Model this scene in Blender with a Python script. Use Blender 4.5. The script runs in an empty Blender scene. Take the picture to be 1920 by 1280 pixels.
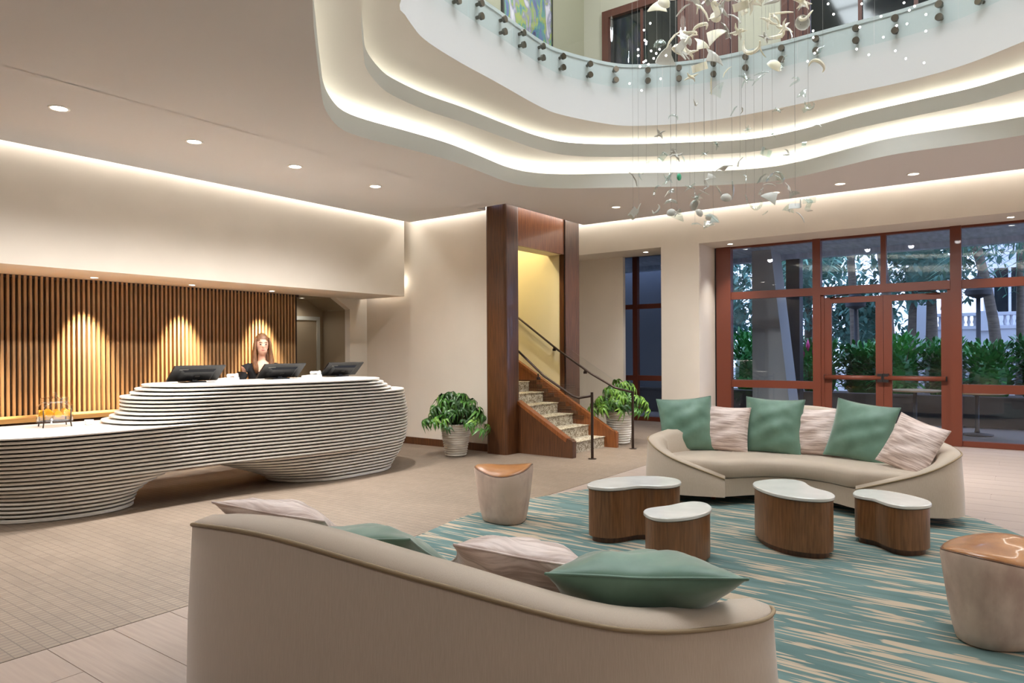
import bpy, math, random
from mathutils import Vector, Matrix
random.seed(7)
sc = bpy.context.scene
COL = sc.collection

# ------------------------------------------------------------------ camera, world, exposure
cam_d = bpy.data.cameras.new('camera'); cam = bpy.data.objects.new('camera', cam_d); COL.objects.link(cam)
sc.camera = cam
YAW, ROLL = 0.634987, 0.005621
fw = Vector((math.cos(YAW), math.sin(YAW), 0)); rt0 = Vector((math.sin(YAW), -math.cos(YAW), 0)); dn0 = Vector((0, 0, -1))
rt = rt0 * math.cos(ROLL) + dn0 * math.sin(ROLL); up = -(dn0 * math.cos(ROLL) - rt0 * math.sin(ROLL))
cam.matrix_world = Matrix(((rt.x, up.x, -fw.x, 0), (rt.y, up.y, -fw.y, 0), (rt.z, up.z, -fw.z, 1.55), (0, 0, 0, 1)))
cam_d.sensor_width = 36.0; cam_d.lens = 1315.57 / 1920 * 36; cam_d.shift_y = 17.07 / 1920
cam_d.clip_start = 0.05; cam_d.clip_end = 300
sc.unit_settings.scale_length = 0.86
w = bpy.data.worlds.new('dusk_sky'); sc.world = w; w.use_nodes = True
bg = w.node_tree.nodes['Background']; bg.inputs[0].default_value = (0.50, 0.64, 1.0, 1); bg.inputs[1].default_value = 2.0
vs = sc.view_settings
vs.view_transform = 'Standard'; vs.look = 'None'; vs.gamma = 1.0; vs.use_curve_mapping = False; vs.exposure = 1.05
L_DOWN, L_COVE, L_SPOT, L_ATRIUM = 1.0, 1.0, 1.0, 1.0     # light balance

# ------------------------------------------------------------------ helpers
def lin(c):
    return tuple((v / 12.92 if v <= 0.04045 else ((v + 0.055) / 1.055) ** 2.4) for v in c)
def rgb(r, g, b): return lin((r / 255, g / 255, b / 255)) + (1,)
MATS = {}
def mat(name, col, rough=0.5, metal=0.0, col2=None, nscale=4.0, stretch=(1, 1, 1), contrast=(0.35, 0.65), bump=0.0, bscale=None,
        sheen=0.0, coat=0.0, emit=None, estr=0.0, spec=0.5, coords='Object', detail=4, trans=0.0, distort=0.0):
    m = bpy.data.materials.new(name); m.use_nodes = True; nt = m.node_tree; b = nt.nodes['Principled BSDF']
    b.inputs['Base Color'].default_value = col; b.inputs['Roughness'].default_value = rough; b.inputs['Metallic'].default_value = metal
    b.inputs['Specular IOR Level'].default_value = spec
    if sheen: b.inputs['Sheen Weight'].default_value = sheen; b.inputs['Sheen Roughness'].default_value = 0.4
    if coat: b.inputs['Coat Weight'].default_value = coat
    if trans: b.inputs['Transmission Weight'].default_value = trans
    if emit: b.inputs['Emission Color'].default_value = emit; b.inputs['Emission Strength'].default_value = estr
    if col2 or bump:
        tc = nt.nodes.new('ShaderNodeTexCoord'); mp = nt.nodes.new('ShaderNodeMapping'); mp.inputs['Scale'].default_value = stretch
        nt.links.new(tc.outputs[coords], mp.inputs[0])
        nz = nt.nodes.new('ShaderNodeTexNoise'); nz.inputs['Scale'].default_value = nscale; nz.inputs['Detail'].default_value = detail
        nz.inputs['Distortion'].default_value = distort
        nt.links.new(mp.outputs[0], nz.inputs['Vector'])
        if col2:
            cr = nt.nodes.new('ShaderNodeValToRGB'); cr.color_ramp.elements[0].position = contrast[0]; cr.color_ramp.elements[1].position = contrast[1]
            cr.color_ramp.elements[0].color = col; cr.color_ramp.elements[1].color = col2
            nt.links.new(nz.outputs[0], cr.inputs[0]); nt.links.new(cr.outputs[0], b.inputs['Base Color'])
        if bump:
            n2 = nz
            if bscale:
                n2 = nt.nodes.new('ShaderNodeTexNoise'); n2.inputs['Scale'].default_value = bscale; n2.inputs['Detail'].default_value = 3
                nt.links.new(mp.outputs[0], n2.inputs['Vector'])
            bp = nt.nodes.new('ShaderNodeBump'); bp.inputs['Strength'].default_value = bump; bp.inputs['Distance'].default_value = 0.02
            nt.links.new(n2.outputs[0], bp.inputs['Height']); nt.links.new(bp.outputs[0], b.inputs['Normal'])
    MATS[name] = m
    return m
def emis(name, col, strength):
    m = bpy.data.materials.new(name); m.use_nodes = True; nt = m.node_tree; nt.nodes.clear()
    e = nt.nodes.new('ShaderNodeEmission'); e.inputs[0].default_value = col; e.inputs[1].default_value = strength
    o = nt.nodes.new('ShaderNodeOutputMaterial'); nt.links.new(e.outputs[0], o.inputs[0]); MATS[name] = m; return m
def glassmat(name, tint, refl=0.08, rough=0.0):
    m = bpy.data.materials.new(name); m.use_nodes = True; nt = m.node_tree; nt.nodes.clear()
    t = nt.nodes.new('ShaderNodeBsdfTransparent'); t.inputs[0].default_value = tint
    g = nt.nodes.new('ShaderNodeBsdfGlossy'); g.inputs['Roughness'].default_value = rough; g.inputs[0].default_value = (0.95, 0.97, 1, 1)
    lw = nt.nodes.new('ShaderNodeLayerWeight'); lw.inputs['Blend'].default_value = 0.5
    pw = nt.nodes.new('ShaderNodeMath'); pw.operation = 'POWER'; pw.inputs[1].default_value = 4.0; nt.links.new(lw.outputs['Facing'], pw.inputs[0])
    ad = nt.nodes.new('ShaderNodeMath'); ad.operation = 'ADD'; ad.inputs[1].default_value = refl; ad.use_clamp = True; nt.links.new(pw.outputs[0], ad.inputs[0])
    ge = nt.nodes.new('ShaderNodeNewGeometry'); iv = nt.nodes.new('ShaderNodeMath'); iv.operation = 'SUBTRACT'; iv.inputs[0].default_value = 1.0; nt.links.new(ge.outputs['Backfacing'], iv.inputs[1])
    ml = nt.nodes.new('ShaderNodeMath'); ml.operation = 'MULTIPLY'; nt.links.new(ad.outputs[0], ml.inputs[0]); nt.links.new(iv.outputs[0], ml.inputs[1])
    mx = nt.nodes.new('ShaderNodeMixShader'); o = nt.nodes.new('ShaderNodeOutputMaterial')
    nt.links.new(ml.outputs[0], mx.inputs[0])
    nt.links.new(t.outputs[0], mx.inputs[1]); nt.links.new(g.outputs[0], mx.inputs[2]); nt.links.new(mx.outputs[0], o.inputs[0])
    MATS[name] = m; return m

class MB:
    def __init__(s): s.v = []; s.f = []
    def add(s, vs, fs):
        n = len(s.v); s.v += [tuple(p) for p in vs]; s.f += [tuple(i + n for i in q) for q in fs]; return s
    def box(s, x0, x1, y0, y1, z0, z1):
        return s.add([(x0, y0, z0), (x1, y0, z0), (x1, y1, z0), (x0, y1, z0), (x0, y0, z1), (x1, y0, z1), (x1, y1, z1), (x0, y1, z1)],
                     [(3, 2, 1, 0), (4, 5, 6, 7), (0, 1, 5, 4), (1, 2, 6, 5), (2, 3, 7, 6), (3, 0, 4, 7)])
    def hexa(s, a, b):      # two quads (bottom loop, top loop)
        return s.add(list(a) + list(b), [(3, 2, 1, 0), (4, 5, 6, 7), (0, 1, 5, 4), (1, 2, 6, 5), (2, 3, 7, 6), (3, 0, 4, 7)])
    def prism(s, poly, z0, z1, cap=True):
        n = len(poly); vs = [(p[0], p[1], z0) for p in poly] + [(p[0], p[1], z1) for p in poly]
        fs = [(i, (i + 1) % n, n + (i + 1) % n, n + i) for i in range(n)]
        if cap: fs += [tuple(range(n - 1, -1, -1)), tuple(range(n, 2 * n))]
        return s.add(vs, fs)
    def extrude(s, poly, d):  # poly of 3D points, offset vector d
        n = len(poly); d = Vector(d); vs = [tuple(p) for p in poly] + [tuple(Vector(p) + d) for p in poly]
        return s.add(vs, [(i, (i + 1) % n, n + (i + 1) % n, n + i) for i in range(n)] + [tuple(range(n - 1, -1, -1)), tuple(range(n, 2 * n))])
    def loft(s, rings, closed=True, caps=True):
        n = len(rings[0]); vs = [p for r in rings for p in r]; fs = []
        for j in range(len(rings) - 1):
            for i in range(n if closed else n - 1):
                k = (i + 1) % n; fs.append((j * n + i, j * n + k, (j + 1) * n + k, (j + 1) * n + i))
        if caps and closed: fs += [tuple(range(n - 1, -1, -1)), tuple(range((len(rings) - 1) * n, len(rings) * n))]
        return s.add(vs, fs)
    def lathe(s, prof, c=(0, 0, 0), n=24, caps=True):
        return s.loft([[(c[0] + r * math.cos(2 * math.pi * i / n), c[1] + r * math.sin(2 * math.pi * i / n), c[2] + z) for i in range(n)] for r, z in prof], caps=caps)
    def tube(s, pts, r, n=8, closed=False):
        pts = [Vector(p) for p in pts]; R = r if isinstance(r, (list, tuple)) else [r] * len(pts); rings = []
        m = len(pts)
        for i, p in enumerate(pts):
            if closed: t = pts[(i + 1) % m] - pts[i - 1]
            else: t = pts[min(i + 1, m - 1)] - pts[max(i - 1, 0)]
            if t.length < 1e-9: t = Vector((0, 0, 1))
            t.normalize(); a = Vector((0, 0, 1)) if abs(t.z) < 0.9 else Vector((1, 0, 0))
            u = t.cross(a).normalized(); v = t.cross(u).normalized()
            rings.append([tuple(p + (u * math.cos(2 * math.pi * k / n) + v * math.sin(2 * math.pi * k / n)) * R[i]) for k in range(n)])
        if closed: rings.append(rings[0]); return s.loft(rings, caps=False)
        return s.loft(rings)
    def cyl(s, a, b, r, n=12): return s.tube([a, b], r, n)
    def ball(s, c, r, n=12, m=8):
        r = (r, r, r) if not isinstance(r, (tuple, list)) else r
        rings = [[(c[0] + r[0] * math.sin(math.pi * max(j, 0.02) / m if j < m else math.pi * (m - 0.02) / m) * math.cos(2 * math.pi * i / n),
                   c[1] + r[1] * math.sin(math.pi * max(j, 0.02) / m if j < m else math.pi * (m - 0.02) / m) * math.sin(2 * math.pi * i / n),
                   c[2] - r[2] * math.cos(math.pi * j / m)) for i in range(n)] for j in range(m + 1)]
        return s.loft(rings)
    def mesh(s, name, m, smooth=False, angle=None):
        me = bpy.data.meshes.new(name); me.from_pydata(s.v, [], s.f); me.update()
        if m: me.materials.append(MATS[m] if isinstance(m, str) else m)
        if smooth: me.polygons.foreach_set('use_smooth', [True] * len(me.polygons))
        if angle: me.set_sharp_from_angle(angle=math.radians(angle))
        return me
    def build(s, name, m, parent=None, smooth=False, angle=None):
        return link(name, s.mesh(name, m, smooth, angle), parent)

WM = {}   # world matrices of parents
def link(name, data, parent=None):
    o = bpy.data.objects.new(name, data); COL.objects.link(o)
    if parent is not None:
        o.parent = parent
        if parent.name in WM: o.matrix_parent_inverse = WM[parent.name].inverted()
    return o
def tag(o, label=None, cat=None, group=None, kind=None):
    if label: o['label'] = label
    if cat: o['category'] = cat
    if group: o['group'] = group
    if kind: o['kind'] = kind
    return o
def thing(name, label, cat, loc=(0, 0, 0), group=None, world=True):
    """Empty at a thing's base. world=True: parts are built in world coordinates."""
    o = bpy.data.objects.new(name, None); COL.objects.link(o); o.empty_display_size = 0.1
    o.location = loc
    if world: WM[o.name] = Matrix.Translation(Vector(loc))
    return tag(o, label, cat, group)
def struct(name, mb, m, parent=None, label=None, smooth=False, angle=None):
    o = mb.build(name, m, parent, smooth, angle)
    if parent is None: o['kind'] = 'structure'
    if label: o['label'] = label
    return o
def structroot(name, label, loc=(0, 0, 0)):
    o = bpy.data.objects.new(name, None); COL.objects.link(o); o.location = loc; WM[o.name] = Matrix.Translation(Vector(loc))
    o['kind'] = 'structure'; o['label'] = label; o.empty_display_size = 0.1; return o
def copy_tree(o, parent=None):
    c = o.copy(); COL.objects.link(c); c.parent = parent
    for ch in [x for x in bpy.data.objects if x.parent == o]: copy_tree(ch, c)
    return c
def crom(P, n=8, closed=False):
    P = [Vector(p) for p in P]; out = []
    Q = [P[-1]] + P + [P[0], P[1]] if closed else [2 * P[0] - P[1]] + P + [2 * P[-1] - P[-2]]
    for i in range(1, len(Q) - 2):
        a, b, c, d = Q[i - 1:i + 3]
        for k in range(n):
            t = k / n
            out.append(0.5 * ((2 * b) + (c - a) * t + (2 * a - 5 * b + 4 * c - d) * t * t + (-a + 3 * b - 3 * c + d) * t ** 3))
    if not closed: out.append(P[-1])
    return out
def lerp(a, b, t): return a + (b - a) * t
def interp(tab, x):
    if x <= tab[0][0]: return tab[0][1]
    for (a, b), (c, d) in zip(tab, tab[1:]):
        if x <= c: return lerp(b, d, (x - a) / (c - a))
    return tab[-1][1]
def inset(poly, d):
    """Offset a closed 2D polygon by d (positive = outwards for CCW)."""
    n = len(poly); area = sum(poly[i][0] * poly[(i + 1) % n][1] - poly[(i + 1) % n][0] * poly[i][1] for i in range(n)); s = 1 if area > 0 else -1
    out = []
    for i in range(n):
        a = Vector(poly[i - 1][:2]); c = Vector(poly[(i + 1) % n][:2]); t = (c - a)
        if t.length < 1e-9: out.append((poly[i][0], poly[i][1])); continue
        t.normalize(); out.append((poly[i][0] + s * t.y * d, poly[i][1] - s * t.x * d))
    return out

# ------------------------------------------------------------------ materials
mat('wall_paint', rgb(218, 208, 194), 0.75, col2=rgb(214, 204, 190), nscale=1.5, spec=0.2)
mat('ceiling_paint', rgb(207, 203, 200), 0.85, spec=0.15)
mat('cove_paint', rgb(216, 211, 202), 0.8, spec=0.15)
mat('ring_face', rgb(212, 214, 210), 0.7, spec=0.2)
mat('slab_white', rgb(200, 201, 201), 0.6, spec=0.3)
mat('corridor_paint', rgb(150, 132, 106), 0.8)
mat('stair_paint', rgb(228, 214, 172), 0.8)
mat('wood_dark', rgb(74, 43, 22), 0.38, col2=rgb(98, 60, 32), nscale=9, stretch=(5, 5, 0.35), coat=0.15)
mat('wood_mid', rgb(120, 66, 30), 0.35, col2=rgb(146, 86, 42), nscale=9, stretch=(5, 5, 0.4), coat=0.15)
mat('walnut', rgb(102, 66, 38), 0.4, col2=rgb(136, 92, 56), nscale=12, stretch=(6, 6, 0.45), contrast=(0.3, 0.7), coat=0.1)
mat('slat_wood', rgb(150, 112, 72), 0.45, col2=rgb(174, 134, 90), nscale=7, stretch=(6, 6, 0.5))
mat('slat_back', rgb(40, 22, 12), 0.8)
mat('ledge_wood', rgb(190, 135, 74), 0.4, col2=rgb(208, 156, 92), nscale=8, stretch=(0.5, 6, 6))
mat('red_frame', rgb(104, 50, 32), 0.4, spec=0.4, coat=0.1)
mat('desk_white', rgb(226, 220, 210), 0.35, coat=0.1)
mat('desk_core', rgb(34, 27, 21), 0.9)
mat('sofa_fabric', rgb(182, 166, 148), 0.6, col2=rgb(190, 174, 156), nscale=60, stretch=(6, 6, 0.15), sheen=0.3, bump=0.05)
mat('sofa_piping', rgb(150, 130, 100), 0.6)
mat('green_velvet', rgb(84, 118, 100), 0.5, col2=rgb(112, 146, 128), nscale=5, contrast=(0.3, 0.75), sheen=0.7, bump=0.12, bscale=7)
mat('pink_slub', rgb(188, 164, 154), 0.42, col2=rgb(234, 216, 208), nscale=7, stretch=(0.8, 9, 1), contrast=(0.38, 0.62), sheen=0.3, bump=0.35)
mat('stone_top', rgb(214, 212, 207), 0.25, col2=rgb(204, 203, 197), nscale=6, coat=0.3)
mat('leather', rgb(150, 98, 52), 0.32, col2=rgb(166, 112, 62), nscale=14, bump=0.06, bscale=90, coat=0.25)
mat('hide', rgb(178, 152, 138), 0.6, col2=rgb(210, 188, 172), nscale=7, stretch=(1, 1, 0.6), contrast=(0.3, 0.6), bump=0.1, bscale=22)
mat('black_plastic', rgb(15, 15, 17), 0.42)
mat('grey_metal', rgb(120, 118, 114), 0.3, 1.0)
mat('bronze', rgb(62, 48, 40), 0.35, 0.6)
mat('chrome', rgb(205, 205, 205), 0.12, 1.0)
mat('steel_dark', rgb(120, 114, 106), 0.25, 1.0)
mat('white_plastic', rgb(232, 232, 230), 0.35)
mat('paper', rgb(235, 235, 240), 0.7)
mat('pot_glaze', rgb(236, 231, 222), 0.4, col2=rgb(206, 198, 186), nscale=6, stretch=(1, 1, 5), bump=0.1)
mat('soil', rgb(52, 36, 24), 0.95)
mat('leaf', rgb(40, 84, 22), 0.4, col2=rgb(82, 130, 48), nscale=3, contrast=(0.3, 0.7), coords='Object', spec=0.5)
mat('leaf_deep', rgb(24, 56, 16), 0.4, col2=rgb(48, 90, 30), nscale=3, spec=0.5)
mat('leaf_light', rgb(78, 122, 34), 0.4, col2=rgb(122, 162, 58), nscale=3, spec=0.5)
mat('stem', rgb(84, 92, 44), 0.6)
mat('carpet_stair', rgb(120, 104, 80), 0.9, col2=rgb(196, 186, 166), nscale=26, contrast=(0.42, 0.56), bump=0.2, distort=1.5)
mat('skin', rgb(226, 176, 150), 0.5, spec=0.35)
mat('hair', rgb(92, 58, 34), 0.5, col2=rgb(132, 88, 54), nscale=20, stretch=(6, 6, 0.5))
mat('black_cloth', rgb(24, 22, 24), 0.8)
mat('eye_dark', rgb(40, 26, 20), 0.3)
mat('lips', rgb(186, 96, 90), 0.4)
mat('orange_fruit', rgb(250, 170, 20), 0.4)
mat('orange_rind', rgb(240, 130, 20), 0.5)
mat('shell_opaque', rgb(226, 222, 196), 0.4, col2=rgb(236, 234, 222), nscale=8)
mat('shell_grey', rgb(190, 190, 184), 0.35)
mat('shell_green', rgb(60, 170, 130), 0.3)
mat('wire', rgb(150, 150, 150), 0.4, 0.5)
mat('lamp_trim', rgb(236, 232, 224), 0.5)
mat('dark_glass', rgb(24, 28, 34), 0.06, spec=0.8)
mat('maroon_panel', rgb(74, 36, 28), 0.5, col2=rgb(88, 44, 34), nscale=5, stretch=(8, 8, 0.3))
mat('upper_paint', rgb(158, 155, 136), 0.8)
mat('upper_grey', rgb(176, 172, 158), 0.8)
mat('porch_concrete', rgb(186, 198, 216), 0.85, col2=rgb(160, 172, 192), nscale=3, stretch=(1, 4, 1))
mat('ext_paving', rgb(120, 112, 108), 0.5)
mat('ext_wall', rgb(206, 206, 214), 0.8)
mat('ext_column', rgb(150, 150, 152), 0.8)
mat('ext_dark', rgb(40, 40, 46), 0.6)
mat('hedge_leaf', rgb(24, 92, 42), 0.35, col2=rgb(84, 168, 84), nscale=1.4, contrast=(0.35, 0.7))
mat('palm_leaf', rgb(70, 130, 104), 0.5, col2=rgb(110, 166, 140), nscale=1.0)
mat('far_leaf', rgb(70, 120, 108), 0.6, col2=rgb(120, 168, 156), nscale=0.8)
mat('porch_wall', rgb(92, 96, 104), 0.8)
mat('palm_trunk', rgb(120, 108, 96), 0.9, col2=rgb(92, 82, 74), nscale=4, stretch=(1, 1, 6))
mat('pink_flower', rgb(220, 60, 140), 0.5)
mat('planter', rgb(70, 66, 66), 0.8)
mat('table_tan', rgb(170, 140, 104), 0.5)
glassmat('win_glass', (0.93, 0.96, 0.98, 1), 0.06)
glassmat('bal_glass', (0.95, 0.985, 0.985, 1), 0.04)
glassmat('clear_glass', (0.975, 0.985, 0.98, 1), 0.04)
glassmat('jar_glass', (0.93, 0.94, 0.93, 1), 0.14)
glassmat('shell_glass', (0.86, 0.92, 0.90, 1), 0.22, 0.15)
emis('led_cove', (0.97, 1.0, 0.95, 1), 11.0 * L_COVE)
emis('led_wall', (1.0, 0.99, 0.96, 1), 15.0 * L_COVE)
emis('led_fascia', (1.0, 0.98, 0.94, 1), 12.0 * L_COVE)
emis('led_warm', (1.0, 0.985, 0.95, 1), 12.5 * L_COVE)
emis('lamp_disc', (1.0, 0.94, 0.84, 1), 14.0)
emis('lamp_disc_soft', (1.0, 0.9, 0.75, 1), 2.2)
emis('dot_emission', (1.0, 0.97, 0.92, 1), 12.0)
emis('atrium_fill', (0.95, 0.985, 1.03, 1), 5.6 * L_ATRIUM)  # made-up roof glow, ambient fill for the atrium

# stone plank floor, mosaic floor, rug, painting: dedicated node trees
def plank_mat(name, c1, c2, c3):
    m = bpy.data.materials.new(name); m.use_nodes = True; nt = m.node_tree; b = nt.nodes['Principled BSDF']; N = nt.nodes.new; K = nt.links.new
    tc = N('ShaderNodeTexCoord'); mp = N('ShaderNodeMapping'); mp.inputs['Scale'].default_value = (16, 0.8, 1); K(tc.outputs['Object'], mp.inputs[0])
    nz = N('ShaderNodeTexNoise'); nz.inputs['Scale'].default_value = 3.0; nz.inputs['Detail'].default_value = 5; K(mp.outputs[0], nz.inputs['Vector'])
    cr = N('ShaderNodeValToRGB'); cr.color_ramp.elements[0].position = 0.3; cr.color_ramp.elements[1].position = 0.7
    cr.color_ramp.elements[0].color = c1; cr.color_ramp.elements[1].color = c2; K(nz.outputs[0], cr.inputs[0])
    oi = N('ShaderNodeObjectInfo'); mx = N('ShaderNodeMixRGB'); mx.inputs[2].default_value = c3
    mu = N('ShaderNodeMath'); mu.operation = 'MULTIPLY'; mu.inputs[1].default_value = 0.55; K(oi.outputs['Random'], mu.inputs[0])
    K(mu.outputs[0], mx.inputs[0]); K(cr.outputs[0], mx.inputs[1]); K(mx.outputs[0], b.inputs['Base Color'])
    b.inputs['Roughness'].default_value = 0.38; b.inputs['Specular IOR Level'].default_value = 0.4
    MATS[name] = m
plank_mat('stone_plank', rgb(154, 138, 127), rgb(171, 154, 142), rgb(163, 146, 134))
def mosaic_mat():
    m = bpy.data.materials.new('mosaic'); m.use_nodes = True; nt = m.node_tree; b = nt.nodes['Principled BSDF']; N = nt.nodes.new; K = nt.links.new
    tc = N('ShaderNodeTexCoord'); br = N('ShaderNodeTexBrick'); K(tc.outputs['Object'], br.inputs['Vector'])
    br.offset = 0.0; br.squash = 1.0
    br.inputs['Color1'].default_value = rgb(140, 123, 106); br.inputs['Color2'].default_value = rgb(131, 114, 98); br.inputs['Mortar'].default_value = rgb(108, 93, 80)
    br.inputs['Scale'].default_value = 1.0; br.inputs['Mortar Size'].default_value = 0.0035; br.inputs['Brick Width'].default_value = 0.072; br.inputs['Row Height'].default_value = 0.042
    nz = N('ShaderNodeTexNoise'); nz.inputs['Scale'].default_value = 1.3; nz.inputs['Detail'].default_value = 3; mp = N('ShaderNodeMapping'); mp.inputs['Scale'].default_value = (3, 0.7, 1)
    K(tc.outputs['Object'], mp.inputs[0]); K(mp.outputs[0], nz.inputs['Vector'])
    hs = N('ShaderNodeHueSaturation'); K(br.outputs['Color'], hs.inputs['Color'])
    mr = N('ShaderNodeMapRange'); mr.inputs[1].default_value = 0.3; mr.inputs[2].default_value = 0.7; mr.inputs[3].default_value = 0.9; mr.inputs[4].default_value = 1.1
    K(nz.outputs[0], mr.inputs[0]); K(mr.outputs[0], hs.inputs['Value']); K(hs.outputs[0], b.inputs['Base Color'])
    bp = N('ShaderNodeBump'); bp.inputs['Strength'].default_value = 0.25; bp.inputs['Distance'].default_value = 0.004; K(br.outputs['Fac'], bp.inputs['Height']); bp.invert = True
    K(bp.outputs[0], b.inputs['Normal']); b.inputs['Roughness'].default_value = 0.55
    MATS['mosaic'] = m
mosaic_mat()
def rug_mat():
    m = bpy.data.materials.new('rug_weave'); m.use_nodes = True; nt = m.node_tree; b = nt.nodes['Principled BSDF']; N = nt.nodes.new; K = nt.links.new
    tc = N('ShaderNodeTexCoord')
    def streak(sx, sy, thr, off):
        mp = N('ShaderNodeMapping'); mp.inputs['Scale'].default_value = (sx, sy, 1); mp.inputs['Location'].default_value = (off, off * 0.7, 0); K(tc.outputs['Object'], mp.inputs[0])
        nz = N('ShaderNodeTexNoise'); nz.inputs['Scale'].default_value = 1.0; nz.inputs['Detail'].default_value = 2.0; nz.inputs['Distortion'].default_value = 0.25; K(mp.outputs[0], nz.inputs['Vector'])
        cr = N('ShaderNodeValToRGB'); cr.color_ramp.elements[0].position = thr; cr.color_ramp.elements[1].position = thr + 0.015; K(nz.outputs[0], cr.inputs[0]); return cr
    a = streak(15, 1.05, 0.585, 0); c = streak(26, 1.5, 0.575, 13.3)
    mxx = N('ShaderNodeMath'); mxx.operation = 'MAXIMUM'; K(a.outputs[0], mxx.inputs[0]); K(c.outputs[0], mxx.inputs[1])
    nz = N('ShaderNodeTexNoise'); nz.inputs['Scale'].default_value = 3; mp = N('ShaderNodeMapping'); mp.inputs['Scale'].default_value = (3, 0.5, 1); K(tc.outputs['Object'], mp.inputs[0]); K(mp.outputs[0], nz.inputs['Vector'])
    tl = N('ShaderNodeValToRGB'); tl.color_ramp.elements[0].position = 0.35; tl.color_ramp.elements[1].position = 0.65
    tl.color_ramp.elements[0].color = rgb(86, 108, 106); tl.color_ramp.elements[1].color = rgb(104, 126, 123); K(nz.outputs[0], tl.inputs[0])
    mx = N('ShaderNodeMixRGB'); K(mxx.outputs[0], mx.inputs[0]); K(tl.outputs[0], mx.inputs[1]); mx.inputs[2].default_value = rgb(172, 156, 136)
    K(mx.outputs[0], b.inputs['Base Color']); b.inputs['Roughness'].default_value = 0.95; b.inputs['Specular IOR Level'].default_value = 0.1
    fn = N('ShaderNodeTexNoise'); fn.inputs['Scale'].default_value = 260; K(tc.outputs['Object'], fn.inputs['Vector'])
    bp = N('ShaderNodeBump'); bp.inputs['Strength'].default_value = 0.3; bp.inputs['Distance'].default_value = 0.004; K(fn.outputs[0], bp.inputs['Height']); K(bp.outputs[0], b.inputs['Normal'])
    MATS['rug_weave'] = m
rug_mat()
def paint_mat():
    m = bpy.data.materials.new('abstract_paint'); m.use_nodes = True; nt = m.node_tree; b = nt.nodes['Principled BSDF']; N = nt.nodes.new; K = nt.links.new
    tc = N('ShaderNodeTexCoord'); mp = N('ShaderNodeMapping'); mp.inputs['Scale'].default_value = (2.2, 1, 0.9); K(tc.outputs['Object'], mp.inputs[0])
    nz = N('ShaderNodeTexNoise'); nz.inputs['Scale'].default_value = 2.2; nz.inputs['Detail'].default_value = 6; nz.inputs['Distortion'].default_value = 0.6; K(mp.outputs[0], nz.inputs['Vector'])
    cr = N('ShaderNodeValToRGB'); e = cr.color_ramp.elements
    e[0].position = 0.28; e[0].color = rgb(60, 58, 80); e[1].position = 0.75; e[1].color = rgb(222, 216, 222)
    for p, c in ((0.38, rgb(88, 96, 150)), (0.45, rgb(70, 130, 130)), (0.5, rgb(150, 160, 60)), (0.55, rgb(120, 120, 150)), (0.62, rgb(186, 180, 196))):
        x = e.new(p); x.color = c
    K(nz.outputs[0], cr.inputs[0]); K(cr.outputs[0], b.inputs['Base Color']); b.inputs['Roughness'].default_value = 0.6
    MATS['abstract_paint'] = m
paint_mat()

# ------------------------------------------------------------------ atrium light, downlights (positions on the ceiling)
CZ = 3.67                                   # ceiling height
def spot(name, loc, target, power, angle, blend, col=(1, 0.9, 0.75), r=0.03, parent=None):
    l = bpy.data.lights.new(name, 'SPOT'); l.energy = power; l.spot_size = math.radians(angle); l.spot_blend = blend; l.color = col; l.shadow_soft_size = r
    o = bpy.data.objects.new(name, l); COL.objects.link(o)
    d = (Vector(target) - Vector(loc)).normalized(); q = d.to_track_quat('-Z', 'Y').to_matrix().to_4x4()
    W = Matrix.Translation(Vector(loc)) @ q
    if parent is not None:
        o.parent = parent; o.matrix_parent_inverse = WM[parent.name].inverted()
    o.matrix_basis = W
    return o
DL = {}
def downlight(x, y, z, label, group, r=0.062, disc='lamp_disc', power=0, angle=100, col=(0.985, 0.985, 0.985), target=None, blend=0.9):
    t = thing('recessed_downlight', label, 'ceiling light', (x, y, z), group)
    MB().lathe([(r, 0.002), (r, -0.006), (r * 1.28, -0.006), (r * 1.3, 0.0), (r * 1.28, 0.003)], (x, y, z), 24, caps=False).build('trim_ring', 'lamp_trim', t, True)
    MB().lathe([(r, 0.0), (0.001, 0.0)], (x, y, z - 0.003), 24).build('lens', disc, t)
    if power: spot('lamp', (x, y, z - 0.012), target or (x, y, 0), power, angle, blend, col, 0.05, t)
    return t

# ------------------------------------------------------------------ floor
fl = struct('floor', MB().box(-5.5, 13.15, -6.5, 12.0, -0.12, -0.014), 'mosaic', label='tan stone floor of the lobby')
MB().box(-5.5, 14.6, 4.156, 12.0, -0.014, 0.0).build('mosaic_field', 'mosaic', fl)
tile_me = {}
nt_ = 0
PW, PL = 0.3255, 1.47
for i in range(-3, 38):
    x0 = 0.535 + i * PW
    off = [0.0, 0.588, 1.03, 0.294][i % 4]
    j = 0
    y1 = 4.152
    first = True
    while y1 > -2.6:
        L = (PL - off) if first else PL
        first = False
        y0 = y1 - L
        key = round(L, 3)
        if x0 + PW > 13.1: break
        vis = not (x0 < 6.8 and y1 < 3.2 and x0 > 2.6)      # under the rug
        if vis and (x0 * 0.805 + y1 * 0.593) > 1.6:
            if key not in tile_me:
                tile_me[key] = MB().box(0, PW - 0.004, 0, L - 0.004, -0.012, 0.0).mesh('floor_tile', 'stone_plank')
            o = link('floor_tile', tile_me[key], fl); o.location = (x0, y0, 0); nt_ += 1
        y1 = y0
MB().box(-5.5, 13.15, -6.5, 4.156, -0.014, -0.004).build('tile_bed', 'stone_plank', fl)

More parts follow.
